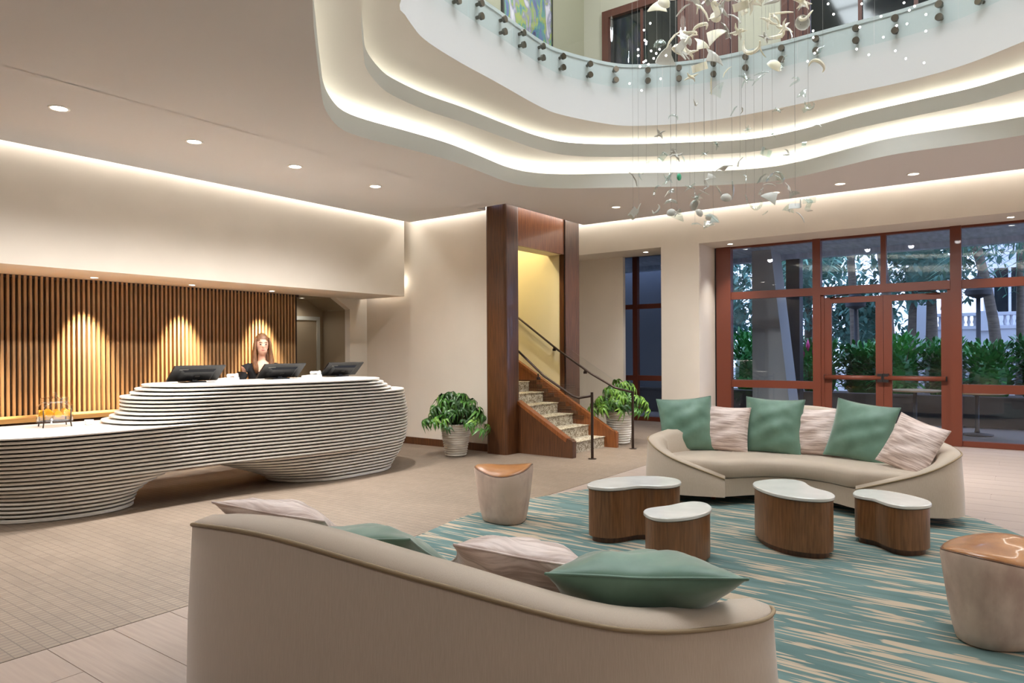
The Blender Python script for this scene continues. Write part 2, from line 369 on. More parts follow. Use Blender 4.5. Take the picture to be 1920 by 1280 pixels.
# ------------------------------------------------------------------ oculus curves (plan)
def scale2(pts, s): return [(x * s, y * s) for x, y in pts]
T1 = scale2([(2.739, 3.516), (3.208, 4.083), (3.622, 4.562), (3.961, 4.944), (4.263, 5.203), (4.525, 5.353), (4.828, 5.38), (5.326, 5.314), (5.948, 5.256), (6.604, 5.298), (7.164, 5.342), (7.584, 5.246), (7.93, 4.948), (8.30, 4.398), (8.82, 3.604), (9.2, 2.80), (9.18, 2.301), (8.986, 1.783), (8.787, 1.228), (8.793, 0.601), (8.79, 0.031)], (CZ - 1.55) / 2.15) + [(8.5, -1.4), (7.4, -2.7), (5.0, -3.1), (2.7, -2.5), (1.4, -1.0), (1.1, 0.7), (1.65, 2.1)]
T2 = [(3.396, 3.809), (4.032, 4.507), (4.263, 4.724), (4.567, 4.902), (4.826, 4.993), (5.334, 5.029), (5.912, 4.975), (6.796, 4.942), (7.264, 4.897), (7.679, 4.75), (8.12, 4.305), (8.62, 3.512), (8.96, 2.841), (8.948, 2.219), (8.746, 1.56), (8.653, 0.894), (8.59, 0.442), (8.409, 0.027), (7.9, -1.1), (6.9, -2.1), (5.0, -2.5), (3.1, -2.0), (2.0, -0.8), (1.8, 0.8), (2.3, 2.4)]
SL = [(3.99, 4.019), (4.116, 4.129), (4.352, 4.254), (4.633, 4.364), (5.145, 4.43), (5.809, 4.46), (6.695, 4.509), (7.112, 4.45), (7.766, 4.16), (8.06, 3.84), (8.33, 3.235), (8.42, 2.567), (8.40, 1.644), (8.38, 1.004), (8.25, 0.5), (7.95, 0.024), (7.4, -0.8), (6.5, -1.6), (5.0, -1.95), (3.5, -1.5), (2.6, -0.5), (2.45, 0.9), (2.85, 2.4)]
CTR = (5.5, 1.4)
def polar(pts, n=240):
    c = crom([(x, y, 0) for x, y in pts], 12, True); ang = []
    for p in c: ang.append((math.atan2(p.y - CTR[1], p.x - CTR[0]) % (2 * math.pi), math.hypot(p.x - CTR[0], p.y - CTR[1])))
    ang.sort(); ang = [(ang[-1][0] - 2 * math.pi, ang[-1][1])] + ang + [(ang[0][0] + 2 * math.pi, ang[0][1])]
    out = []
    for i in range(n):
        a = 2 * math.pi * i / n; r = interp(ang, a); out.append((CTR[0] + r * math.cos(a), CTR[1] + r * math.sin(a)))
    return out
c1, c2, c3 = polar(T1), polar(T2), polar(SL)
def ring(name, inner, outer, z, m, flip=False):
    n = len(inner); mb = MB()
    mb.add([(p[0], p[1], z) for p in inner] + [(p[0], p[1], z) for p in outer], [(i, (i + 1) % n, n + (i + 1) % n, n + i) for i in range(n)])
    return mb
def rectray(n, x0, x1, y0, y1):
    out = []
    for i in range(n):
        a = 2 * math.pi * i / n; dx, dy = math.cos(a), math.sin(a); t = 1e9
        if dx > 1e-9: t = min(t, (x1 - CTR[0]) / dx)
        if dx < -1e-9: t = min(t, (x0 - CTR[0]) / dx)
        if dy > 1e-9: t = min(t, (y1 - CTR[1]) / dy)
        if dy < -1e-9: t = min(t, (y0 - CTR[1]) / dy)
        out.append((CTR[0] + dx * t, CTR[1] + dy * t))
    return out
def wallband(poly, z0, z1): return MB().prism(poly, z0, z1, cap=False)
# ceiling: slab with the free-form opening; edges stop short of the walls (light coves)
CE_X, CE_Y = 10.3, 8.205
cy_ = [p for p in c1]
# outer outline follows the cove line: x=10.3 on the window side, x=8.307 beside the stair column, y=8.205 on the desk side
CE_P = 6.07
outer = rectray(len(c1), -5.5, CE_X, -6.5, CE_P)
cl = struct('ceiling', ring('ceiling', c1, outer, CZ, 'ceiling_paint'), 'ceiling_paint', label='beige ceiling around the free-form opening')
def ceil_poly(pts): return MB().prism(pts, CZ, CZ + 0.1)
ceil_poly([(-5.5, CE_P), (8.10, CE_P), (8.10, 6.6), (8.307, 6.6), (8.307, CE_Y), (-5.5, CE_Y)]).build('desk_side_panel', 'ceiling_paint', cl)
MB().box(-5.5, CE_X, CE_P - 0.01, CE_P, CZ, CZ + 0.1).box(CE_X - 0.01, CE_X, -6.5, CE_P, CZ, CZ + 0.1).build('cove_edge', 'ceiling_paint', cl)
for cx_, cy__ in ((CE_X, CE_P), (CE_X, -6.5), (-5.5, CE_P), (-5.5, -6.5)):
    sx = 1 if cx_ > 0 else -1; sy = 1 if cy__ > 0 else -1
    MB().add([(cx_, cy__, CZ + 0.0004), (cx_ - sx * 1.2, cy__, CZ + 0.0004), (cx_, cy__ - sy * 1.2, CZ + 0.0004)], [(0, 1, 2)]).build('corner_panel', 'ceiling_paint', cl)
def tier(nm, c, z0, z1, znext, cnext, label, led):
    t = struct(nm, wallband(c, z0, z1), 'ring_face', label=label, smooth=True)
    ledge = inset(c, 0.62)
    ring('ledge', c, ledge, z1, None).build('ledge', 'cove_paint', t)
    wallband(ledge, z1, znext).build('cove_back', 'cove_paint', t)
    ring('soffit', cnext, ledge, znext, None).build('soffit', 'cove_paint', t)
    ins = inset(c, 0.40); ins2 = inset(c, 0.45)
    m = len(c)
    mb = MB().loft([[(p[0], p[1], z1 + 0.004) for p in ins], [(p[0], p[1], z1 + 0.016) for p in ins], [(p[0], p[1], z1 + 0.016) for p in ins2], [(p[0], p[1], z1 + 0.004) for p in ins2]], True, False)
    mb.build('light_strip', led, t)
    return t
tier('trim_1', c1, CZ, 3.855, 4.05, c2, 'lower curved ceiling ring with hidden light strip', 'led_cove')
tier('trim_2', c2, 4.05, 4.215, 4.35, c3, 'upper curved ceiling ring with hidden light strip', 'led_cove')
slab = struct('balcony_slab', wallband(c3, 4.35, 5.1), 'slab_white', label='white curved edge of the upper floor around the opening', smooth=True)
slab_out = rectray(len(c3), -5.5, 13.0, -6.5, 7.62)
ring('upper_floor', c3, slab_out, 5.1, None).build('upper_floor', 'upper_grey', slab)
wallband(inset(c3, -0.012), 5.075, 5.115).build('edge_bead', 'slab_white', slab, True)

# ------------------------------------------------------------------ glass balustrade of the upper floor
bal = thing('glass_balustrade', 'curved glass balustrade with paired steel standoffs around the upper floor', 'balustrade', (8.4, 2.0, 5.1))
gl = inset(c3, -0.06)
acc = [0.0]
for i in range(len(gl)):
    a, b = gl[i], gl[(i + 1) % len(gl)]; acc.append(acc[-1] + math.hypot(b[0] - a[0], b[1] - a[1]))
tot = acc[-1]
def atlen(s):
    s %= tot
    import bisect
    i = bisect.bisect_right(acc, s) - 1; i = min(i, len(gl) - 1)
    a, b = gl[i], gl[(i + 1) % len(gl)]; t = (s - acc[i]) / max(1e-9, acc[i + 1] - acc[i])
    d = Vector((b[0] - a[0], b[1] - a[1])).normalized()
    return (lerp(a[0], b[0], t), lerp(a[1], b[1], t)), d
# phase so that a seam falls at (5.29, 4.47)
s0 = min(range(len(gl)), key=lambda i: math.hypot(gl[i][0] - 5.29, gl[i][1] - 4.42)); s0 = acc[s0]
NP = round(tot / 0.79); PLn = tot / NP
stand_me = MB().cyl((0, 0, 0), (0.062, 0, 0), 0.018, 10).cyl((-0.030, 0, 0), (-0.0, 0, 0), 0.036, 14).mesh('standoff', 'steel_dark', True, 40)
for k in range(NP):
    a = s0 + k * PLn + 0.006; L = PLn - 0.012; pts = []
    for q in range(9):
        p, d = atlen(a + L * q / 8); pts.append((p, d))
    r0 = [(p[0] - d.y * 0.007, p[1] + d.x * 0.007) for p, d in pts]; r1 = [(p[0] + d.y * 0.007, p[1] - d.x * 0.007) for p, d in pts]
    MB().prism(r0 + r1[::-1], 4.8, 6.12).build('glass_panel', 'bal_glass', bal, True, 40)
    for fr in (0.22, 0.75):
        p, d = atlen(a + L * fr)
        for z in (4.885, 5.015):
            o = link('standoff', stand_me, bal); o.location = (p[0] + d.y * 0.008, p[1] - d.x * 0.008, z); o.rotation_euler = (0, 0, math.atan2(-d.x, d.y))
mb = MB()
mb.tube([(p[0], p[1], 6.14) for p in gl], 0.02, 8, True); mb.build('handrail', 'chrome', bal, True)

# ------------------------------------------------------------------ upper floor walls, painting, roof with added, unseen luminous laylight
wu = struct('wall_upper_left', MB().box(-5.5, 13.0, 7.62, 7.72, 5.1, 10.2), 'upper_paint', label='pale wall of the upper floor behind the painting')
wr = struct('wall_upper_right', MB().box(13.0, 13.1, 7.15, 7.72, 5.1, 10.2).box(13.0, 13.1, 3.55, 4.32, 5.1, 10.2).box(13.0, 13.1, -6.5, 0.6, 5.1, 10.2).box(13.0, 13.1, 0.6, 7.15, 8.6, 10.2), 'upper_grey', label='grey wall of the upper floor with framed openings')
wn = structroot('window_3', 'dark glazed opening with brown frame on the upper floor', (13.0, 5.8, 5.1))
MB().box(12.93, 13.05, 7.0, 7.15, 5.1, 8.6).build('frame', 'maroon_panel', wn); MB().box(12.93, 13.05, 5.5, 7.0, 8.45, 8.6).build('frame', 'maroon_panel', wn)
MB().box(13.03, 13.06, 6.3, 7.0, 5.1, 8.45).build('pane', 'dark_glass', wn); MB().box(13.03, 13.06, 5.52, 6.25, 5.1, 8.45).build('pane', 'dark_glass', wn)
MB().box(12.99, 13.06, 6.25, 6.3, 5.1, 8.45).build('mullion', 'maroon_panel', wn)
for i in range(8):
    y = 5.5 - i * 0.148; MB().box(12.98 + 0.02 * (i % 2), 13.06, y - 0.14, y, 5.1, 8.6).build('panel', 'maroon_panel', wn)
wn = structroot('window_4', 'dark glazed opening with brown panels right of the grey pier upstairs', (13.0, 2.0, 5.1))
for i in range(4):
    y = 3.55 - i * 0.125; MB().box(12.98 + 0.02 * (i % 2), 13.06, y - 0.118, y, 5.1, 8.6).build('panel', 'maroon_panel', wn)
for i in range(3):
    y = 3.05 - i * 0.82; MB().box(13.03, 13.06, y - 0.76, y, 5.1, 8.6).build('pane', 'dark_glass', wn); MB().box(12.97, 13.06, y - 0.82, y - 0.76, 5.1, 8.6).build('mullion', 'maroon_panel', wn)
pt = thing('painting', 'tall abstract painting in purple, green and white on the upper wall', 'painting', (10.9, 7.6, 7.45))
MB().box(10.1, 11.66, 7.575, 7.6, 7.5, 9.4).build('canvas', 'abstract_paint', pt)
f = MB().box(10.06, 10.1, 7.565, 7.62, 7.46, 9.44).box(11.66, 11.7, 7.565, 7.62, 7.46, 9.44).box(10.1, 11.66, 7.565, 7.62, 7.46, 7.5).box(10.1, 11.66, 7.565, 7.62, 9.4, 9.44); f.build('frame', 'black_plastic', pt)
roof = struct('roof', MB().box(-5.6, 13.1, -6.6, 7.72, 10.2, 10.3), 'upper_paint', label='roof of the atrium')
for i in range(3):
    for j in range(2):
        MB().box(2.6 + i * 2.1, 4.5 + i * 2.1, -0.9 + j * 2.5, 1.4 + j * 2.5, 10.17, 10.2).build('roof_fill_panel', 'atrium_fill', roof)  # glowing panels out of view, added as broad overhead fill

for k, (x, y, nm) in enumerate(((9.6, 6.4, 'added unseen fill globe near the painting'), (11.6, 5.2, 'added unseen fill globe before the left upper opening'), (11.6, 2.0, 'added unseen fill globe before the right upper opening'), (6.0, 6.4, 'added unseen fill globe above the desk side'), (2.0, 4.6, 'upper-floor ceiling lamp at the left'), (0.4, 0.5, 'added unseen fill globe high above the camera'), (3.0, -4.0, 'added unseen fill globe at the upper right rear'), (7.5, -4.0, 'upper-floor ceiling lamp at the right'))):
    t = thing('fill_globe', nm, 'ceiling light', (x, y, 10.2), 'added upper-floor fill globes')
    MB().cyl((x, y, 10.2), (x, y, 9.5), 0.012).build('stem', 'grey_metal', t); MB().ball((x, y, 9.32), 0.18, 16, 10).build('globe', 'lamp_disc_soft', t, True)
    l = bpy.data.lights.new('lamp', 'POINT'); l.energy = 62 * L_ATRIUM; l.color = (1, 1, 1); l.shadow_soft_size = 0.2  # out-of-view lamps added to brighten the upper walls and slab edge
    o = bpy.data.objects.new('lamp', l); COL.objects.link(o); o.parent = t; o.location = (x, y, 9.1); o.matrix_parent_inverse = WM[t.name].inverted()
# ------------------------------------------------------------------ walls of the lobby
SZ = 2.461
sof = structroot('wall_left', 'beige bulkhead wall above the reception desk', (3, 9.0, 0))
MB().box(-5.5, 8.33, 8.35, 9.46, SZ, 3.95).build('bulkhead', 'wall_paint', sof)
MB().box(-5.5, 7.02, 9.46, 9.6, 0, 3.95).build('backing_wall', 'slat_back', sof)
MB().box(-5.5, 8.6, 8.2, 9.46, 3.95, 4.02).build('cove_cap', 'wall_paint', sof)
strip = MB().box(-5.4, 8.3, 8.30, 8.335, 3.785, 3.80); strip.build('light_strip', 'led_warm', sof)
# wall pier right of the corridor, chamfered
py0, py1 = 9.43, 9.56
poly = [(8.09, py0, 0), (8.5, py0, 0), (8.5, py0, SZ + .02), (7.74, py0, SZ + .02), (8.09, py0, 2.275)]
pier = MB().extrude(poly, (0, py1 - py0, 0)); pier.build('corridor_pier', 'wall_paint', sof)
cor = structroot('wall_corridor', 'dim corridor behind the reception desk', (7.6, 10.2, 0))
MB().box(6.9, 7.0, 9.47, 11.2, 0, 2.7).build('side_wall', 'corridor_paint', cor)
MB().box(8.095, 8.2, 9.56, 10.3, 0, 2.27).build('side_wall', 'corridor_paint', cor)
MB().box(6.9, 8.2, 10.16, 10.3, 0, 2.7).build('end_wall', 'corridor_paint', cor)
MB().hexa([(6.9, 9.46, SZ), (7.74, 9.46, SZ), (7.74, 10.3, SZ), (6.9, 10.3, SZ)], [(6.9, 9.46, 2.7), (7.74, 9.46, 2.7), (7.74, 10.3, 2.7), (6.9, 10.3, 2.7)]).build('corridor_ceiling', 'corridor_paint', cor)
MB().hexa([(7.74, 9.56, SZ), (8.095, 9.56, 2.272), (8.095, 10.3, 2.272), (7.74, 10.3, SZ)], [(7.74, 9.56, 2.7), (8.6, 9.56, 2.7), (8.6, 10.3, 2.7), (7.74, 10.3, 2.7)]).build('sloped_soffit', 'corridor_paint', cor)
d3 = structroot('door_2', 'plain beige service door at the end of the corridor', (7.5, 10.15, 0))
MB().box(7.05, 7.92, 10.12, 10.16, 0, 2.10).build('leaf', 'corridor_paint', d3)
MB().box(7.92, 7.985, 10.10, 10.16, 0, 2.165).box(7.0, 7.05, 10.10, 10.16, 0, 2.165).box(7.05, 7.92, 10.10, 10.16, 2.10, 2.165).build('door_frame', 'upper_grey', d3)
MB().cyl((7.84, 10.12, 1.05), (7.84, 10.07, 1.05), 0.014).cyl((7.84, 10.07, 1.05), (7.72, 10.07, 1.05), 0.01).build('door_handle', 'grey_metal', d3)
downlight(7.45, 9.9, SZ, 'added faint fill downlight in the corridor ceiling', 'added corridor fill lamps', 0.035, power=9, angle=150, disc='lamp_disc_soft')  # lamp added to lift the otherwise black corridor
# wall P1 between desk and stair
wb = structroot('wall_back', 'beige wall between the reception desk and the stair', (8.475, 8.0, 0))
MB().box(8.475, 8.6, 6.58, 9.43, 0, 3.95).build('wall_face', 'wall_paint', wb)
MB().box(8.2, 8.6, 6.3, 9.46, 3.95, 4.02).build('cove_cap', 'wall_paint', wb)
MB().box(8.43, 8.46, 6.62, 8.34, 3.80, 3.815).build('light_strip', 'led_wall', wb)
MB().box(8.40, 8.415, 8.45, 9.3, 2.72, 2.735).build('light_strip', 'led_wall', wb)
struct('baseboard_back', MB().box(8.45, 8.475, 6.58, 9.43, 0, 0.115), 'wood_dark', label='dark wood baseboard along the beige wall')
# column and header of the stair opening (dark wood)
pc = structroot('trim_3', 'dark wood portal around the stair opening', (9.3, 6.3, 0))
def roundcol(x0, x1, y0, y1, r, z0, z1):
    pts = []
    for cx, cy, a0 in ((x0 + r, y0 + r, math.pi), (x1 - r, y0 + r, 1.5 * math.pi), (x1 - r, y1 - r, 0), (x0 + r, y1 - r, .5 * math.pi)):
        for k in range(6): a = a0 + k / 5 * math.pi / 2; pts.append((cx + r * math.cos(a), cy + r * math.sin(a)))
    return MB().prism(pts, z0, z1)
roundcol(8.31, 8.665, 6.235, 6.62, 0.05, 0, 3.93).build('column', 'wood_dark', pc, True, 40)
MB().box(9.99, 10.43, 6.24, 6.36, 0, 3.93).build('pilaster', 'wood_dark', pc)
MB().box(10.1, 10.43, 6.36, 8.0, 0, 4.34).build('side_panel', 'wall_paint', pc)
MB().box(8.64, 9.99, 6.262, 6.31, 3.155, 3.93).build('header', 'wood_mid', pc)
MB().box(9.978, 9.99, 6.252, 6.262, 0.8, 3.93).build('reveal', 'black_plastic', pc)
MB().box(8.31, 10.43, 6.08, 6.1, 3.80, 3.815).build('light_strip', 'led_warm', pc)
# stairwell
sw = structroot('wall_stair', 'yellow lit walls of the stairwell', (9.3, 8, 0))
MB().box(10.0, 10.1, 6.36, 11.2, 0, 5.05).build('side_wall', 'stair_paint', sw)
MB().box(8.5, 8.6, 6.6, 11.2, 0, 5.05).build('side_wall', 'stair_paint', sw)
MB().box(8.5, 10.1, 11.1, 11.2, 0, 5.05).build('end_wall', 'stair_paint', sw)
MB().box(8.5, 10.1, 6.6, 11.2, 4.95, 5.05).build('stair_ceiling', 'stair_paint', sw)
MB().box(8.66, 10.0, 6.315, 6.6, 3.157, 4.95).build('bulkhead', 'stair_paint', sw)
def pointlamp(name, loc, power, col, r=0.12):
    l = bpy.data.lights.new(name, 'POINT'); l.energy = power; l.color = col; l.shadow_soft_size = r
    o = bpy.data.objects.new(name, l); COL.objects.link(o); o.location = loc; return o
sl = thing('stairwell_lamp', 'round ceiling lamp hidden up in the yellow stairwell', 'ceiling light', (9.2, 8.4, 4.93))
MB().lathe([(0.18, 0), (0.18, -0.05), (0.12, -0.09), (0.001, -0.1)], (9.2, 8.4, 4.95), 24).build('shade', 'lamp_disc_soft', sl, True)
pl_ = pointlamp('lamp', (9.0, 7.6, 4.6), 72, (1, 0.92, 0.70)); pl_.parent = sl; pl_.matrix_parent_inverse = WM[sl.name].inverted()
# right side: fascia, pier, set-back wall, cove recess
FX, GX = 12.3, 13.15
RS = 3.48
wrt = structroot('wall_right', 'beige fascia and pier of the window wall', (12.6, 3, 0))
MB().box(FX, FX + 0.12, -6.5, 8.0, RS, 4.36).build('fascia', 'wall_paint', wrt)
MB().box(FX + 0.12, GX + 0.1, -6.5, 8.0, RS, RS + 0.05).build('soffit', 'wall_paint', wrt)
MB().box(FX, GX - 0.01, 4.827, 5.568, 0, RS).build('pier', 'wall_paint', wrt)
MB().box(13.1, 13.2, 6.78, 8.0, 0, RS).build('set_back_wall', 'wall_paint', wrt)
MB().box(10.2, 13.0, -6.5, 8.0, 4.30, 4.348).build('cove_cap', 'wall_paint', wrt)
MB().box(10.43, 13.2, 8.0, 8.1, 0, 4.34).build('end_wall', 'wall_paint', wrt)
MB().box(FX - 0.09, FX - 0.03, -6.0, 7.6, 4.2, 4.215).build('light_strip', 'led_fascia', wrt)
# far sides out of frame
struct('wall_near', MB().box(-5.6, -5.5, -6.5, 12, 0, 10.2), 'wall_paint', label='beige wall behind the camera')
struct('wall_side', MB().box(-5.5, 13.2, -6.6, -6.5, 0, 10.2), 'wall_paint', label='beige side wall right of the camera')
struct('wall_outer', MB().box(-5.5, 14.5, 11.9, 12.0, 0, 5.1).box(10.1, 14.4, 8.1, 8.2, 0, 5.1), 'wall_paint', label='outer wall behind the stair')

# ------------------------------------------------------------------ slat wall behind the desk
sl_ = thing('slat_screen', 'vertical timber slat screen behind the reception desk', 'wall screen', (4, 9.4, 0))
slat_me = MB().box(-0.0135, 0.0135, -0.03, 0.03, 0, SZ - 0.002).mesh('slat', 'slat_wood')
x = 1.5; k = 0
PITCH = 0.0572
while x < 6.99:
    o = link('slat', slat_me, sl_); o.location = (x, 9.43, 0); x += PITCH; k += 1
MB().box(1.4, 7.02, 9.405, 9.458, SZ - 0.035, SZ - 0.003).build('head_rail', 'slat_back', sl_)
lg = thing('timber_ledge', 'low timber shelf running along the slat screen', 'shelf', (3, 9.2, 0))
MB().box(1.4, 5.9, 8.98, 9.38, 0.78, 0.83).build('top', 'ledge_wood', lg)
MB().box(1.5, 5.8, 9.02, 9.36, 0.0, 0.78).build('cabinet', 'wood_dark', lg)

# ------------------------------------------------------------------ glazed facade
def bar(n, y0, y1, z0, z1, par, d0=GX - 0.05, d1=GX + 0.07, m='red_frame'): return MB().box(d0, d1, y0, y1, z0, z1).build(n, m, par)
w1 = structroot('window_1', 'tall glazed facade with red-brown frames', (GX, 2, 0))
for y0, y1 in ((4.517, 4.79), (2.93, 3.06), (0.851, 1.002), (-1.6, -1.45), (-3.9, -3.75), (-6.4, -6.25)): bar('mullion', min(y0, y1), max(y0, y1), 0, RS, w1, GX - 0.08)
for z0, z1 in ((0, 0.085), (0.842, 0.978), (2.487, 2.625), (3.44, RS)):
    for y0, y1 in ((3.06, 4.517), (-1.45, 0.851), (-3.75, -1.6), (-6.25, -3.9)): bar('rail', y0, y1, z0, z1, w1)
bar('rail', 1.002, 2.93, 2.487, 2.625, w1, GX - 0.1); bar('rail', 1.002, 2.93, 3.44, RS, w1); bar('mullion', 1.91, 1.99, 2.625, 3.44, w1)
for y0, y1 in ((3.06, 4.517), (-1.45, 0.851), (-3.75, -1.6), (-6.25, -3.9)):
    for z0, z1 in ((0.085, 0.842), (0.978, 2.487), (2.625, 3.44)): bar('pane', y0, y1, z0, z1, w1, GX, GX + 0.012, 'win_glass')
for y0, y1 in ((1.002, 1.91), (1.99, 2.93)): bar('pane', y0, y1, 2.625, 3.44, w1, GX, GX + 0.012, 'win_glass')
bar('jamb', 4.79, 4.83, 0, RS, w1, m='black_plastic')
d1 = structroot('door_1', 'double glass doors with red-brown frames and push bars', (GX, 1.96, 0))
for (ya, yb, ga, gb, hinge) in ((1.96, 2.88, 2.075, 2.764, 1), (1.045, 1.955, 1.132, 1.831, -1)):
    lf = MB().box(GX - 0.03, GX + 0.03, ya, ga, 0.01, 2.44).box(GX - 0.03, GX + 0.03, gb, yb, 0.01, 2.44).box(GX - 0.03, GX + 0.03, ga, gb, 2.34, 2.44).box(GX - 0.03, GX + 0.03, ga, gb, 0.01, 0.16).build('door_leaf', 'red_frame', d1)
    bar('pane', ga, gb, 0.16, 2.34, lf, GX - 0.004, GX + 0.006, 'win_glass')
    MB().tube([(GX - 0.1, ya + 0.02, 1.06), (GX - 0.1, yb - 0.02, 1.06)], 0.04, 10).build('push_bar', 'red_frame', lf, True)
    e = yb - 0.03 if hinge > 0 else ya + 0.03
    MB().box(GX - 0.11, GX - 0.03, e - 0.025, e + 0.025, 1.02, 1.1).build('bar_bracket', 'black_plastic', lf)
    e = ya + 0.04 if hinge > 0 else yb - 0.04
    MB().box(GX - 0.13, GX - 0.03, e - 0.04, e + 0.04, 0.99, 1.13).build('latch', 'black_plastic', lf)
    h = yb - 0.1 if hinge > 0 else ya + 0.1
    MB().tube([(GX - 0.04, h, 2.43), (GX - 0.14, h - hinge * 0.12, 2.46), (GX - 0.06, h - hinge * 0.3, 2.47)], 0.012, 6).build('door_closer', 'black_plastic', lf)
MB().box(GX - 0.05, GX + 0.05, 2.88, 2.93, 0, 2.487).box(GX - 0.05, GX + 0.05, 1.002, 1.045, 0, 2.487).build('door_frame', 'red_frame', d1)
MB().box(GX - 0.12, GX + 0.08, 1.0, 2.93, 0.0, 0.008).build('threshold', 'lamp_trim', d1)
w2 = structroot('window_2', 'narrow dark window with red-brown frame beyond the pier', (14.1, 6.6, 0))
for y0, y1 in ((6.93, 7.04), (5.5, 5.6), (8.0, 8.1)): MB().box(14.05, 14.17, y0, y1, 0, 4.3).build('mullion', 'red_frame', w2)
for z0, z1 in ((0, 0.09), (0.877, 0.99), (2.45, 2.55), (3.6, 3.7)): MB().box(14.06, 14.16, 5.5, 8.1, z0, z1).build('rail', 'red_frame', w2)
for y0, y1 in ((5.6, 6.93), (7.04, 8.0)):
    for z0, z1 in ((0.09, 0.877), (0.99, 2.45), (2.55, 3.6)): MB().box(14.1, 14.112, y0, y1, z0, z1).build('pane', 'win_glass', w2)
struct('wall_bay', MB().box(13.2, 14.2, 8.1, 8.2, 0, 4.4).box(13.2, 14.2, 5.3, 8.2, 4.3, 4.4).box(13.26, 14.2, 5.4, 5.5, 0, 4.3), 'ext_dark', label='dark side walls of the recessed window bay')

# ------------------------------------------------------------------ downlights
G1 = 'row of downlights above the reception desk'
for i, (x, nm) in enumerate(zip((2.571, 3.793, 4.998, 6.222), ('nearest', 'second nearest', 'third', 'farthest'))):
    downlight(x, 6.75, CZ, '%s bright downlight in the ceiling row before the desk wall' % nm, G1, 0.065, power=200 * L_DOWN, angle=145)
downlight(1.35, 6.75, CZ, 'bright downlight just left of the visible ceiling row', G1, 0.065, power=80 * L_DOWN, angle=145)
downlight(0.1, 6.75, CZ, 'bright downlight two places left of the visible ceiling row', G1, 0.065, power=80 * L_DOWN, angle=145)
G5 = 'added unseen fill downlights over the camera side of the lobby'
for x, y, nm in ((-0.6, 4.2, 'added fill downlight left of the camera'), (-0.6, 1.6, 'added fill downlight above the camera'), (-0.6, -1.2, 'added fill downlight right behind the camera'), (2.0, -4.6, 'added fill downlight far right of the foreground sofa'), (5.0, -4.6, 'added fill downlight beyond the right stool'), (8.0, -4.6, 'added fill downlight near the right facade end'), (9.5, -2.4, 'added fill downlight right of the window row')):
    downlight(x, y, CZ, nm, G5, 0.065, power=(45 if x < 0 else 260) * L_DOWN, angle=145)  # unseen downlights added for extra bounce in the room
G2 = 'row of downlights near the windows'
for (y, nm) in ((4.92, 'dim ceiling downlight right of the wood portal'), (2.76, 'ceiling downlight just behind the hanging sculpture'), (1.945, 'ceiling downlight right of the hanging sculpture'), (1.12, 'rightmost ceiling downlight near the windows')):
    downlight(9.3 if y > 4 else 9.77, y, CZ, nm, G2, 0.06, power=195 * L_DOWN, angle=130, disc='lamp_disc_soft', target=(11.2, y, 0.0))
G3 = 'downlights under the bulkhead washing the slats'
for x, nm in ((2.59, 'downlight under the bulkhead at the left edge'), (3.83, 'left downlight under the bulkhead above the slats'), (5.06, 'middle downlight under the bulkhead above the slats'), (6.3, 'right downlight under the bulkhead above the slats')):
    downlight(x, 9.08, SZ, nm, G3, 0.04, power=560 * L_SPOT, angle=50, col=(1, 0.89, 0.70), target=(x, 9.42, 1.25), blend=1.0)
G4 = 'downlights in the soffit over the windows'
for y, nm in ((6.08, 'small downlight above the narrow window'), (4.397, 'small downlight above the left facade pane'), (0.208, 'small downlight above the right facade pane')):
    downlight(12.72, y, RS, nm, G4, 0.045, power=80 * L_DOWN, angle=75, col=(1, 0.985, 0.97))

# ------------------------------------------------------------------ reception desk: 31 stacked layers
desk = thing('reception_desk', 'white layered reception desk with sweeping low counter', 'desk', (4.8, 7.4, 0))
LP = 0.039
XL_T = [(0, 2.30), (5, 2.28), (10, 2.12), (15, 1.98), (20, 1.86), (20.5, 3.22), (21, 3.30), (22, 3.38), (24, 3.48), (27, 3.48), (28, 3.58), (29, 3.63), (30, 3.70)]
XR_T = [(0, 6.80), (2, 6.86), (5, 6.97), (9, 7.05), (13, 7.09), (19, 7.10), (23, 7.05), (26, 7.02), (26.5, 6.78), (28, 6.66), (30, 6.5)]
YC_T = [(2.0, 7.72), (2.6, 7.62), (3.2, 7.56), (3.9, 7.52), (4.4, 7.44), (5.0, 7.30), (5.6, 7.22), (6.2, 7.22), (7.0, 7.34)]
W_T = [(2.0, 0.70), (3.2, 0.66), (3.9, 0.59), (4.4, 0.60), (5.0, 0.63), (5.6, 0.64), (7.0, 0.62)]
def smoothtab(tab, x):
    return (interp(tab, x - 0.2) + interp(tab, x - 0.1) + interp(tab, x) + interp(tab, x + 0.1) + interp(tab, x + 0.2)) / 5
def dip(k, x):
    """how far the front/back faces pull in near the floor and at the very top"""
    z = k * LP
    left = max(0.0, 1 - max(0, (x - 2.6) / 1.2)) if x > 2.6 else 1.0
    d = 0.30 * left * (max(0, 0.82 - z) / 0.82) ** 1.0
    fx = max(0.0, min(1.0, (6.7 - x) / 1.5))
    if z < 0.34: d += (1 - left) * (0.06 * fx + 0.08 * (0.34 - z) / 0.34)
    return d
def outline(k, xl, xr, rl=0.75, rr=0.62):
    N = 30; xs = [xl + (xr - xl) * (0.5 - 0.5 * math.cos(math.pi * i / N)) for i in range(N + 1)]
    fr, bk = [], []
    for x in xs:
        e = 1.0
        dl, dr = x - xl, xr - x
        a, b = min(rl, (xr - xl) * 0.5), min(rr, (xr - xl) * 0.5)
        if dl < a: e = min(e, math.sqrt(max(0, 1 - (1 - dl / a) ** 2)))
        if dr < b: e = min(e, math.sqrt(max(0, 1 - (1 - dr / b) ** 2)))
        yc = smoothtab(YC_T, x); w_ = smoothtab(W_T, x); d = dip(k, x)
        fr.append((x, yc - (w_ - d) * e + 0.0)); bk.append((x, yc + (w_ - 0.3 * d) * e))
    return fr + bk[-2:0:-1]
layer_core = MB()
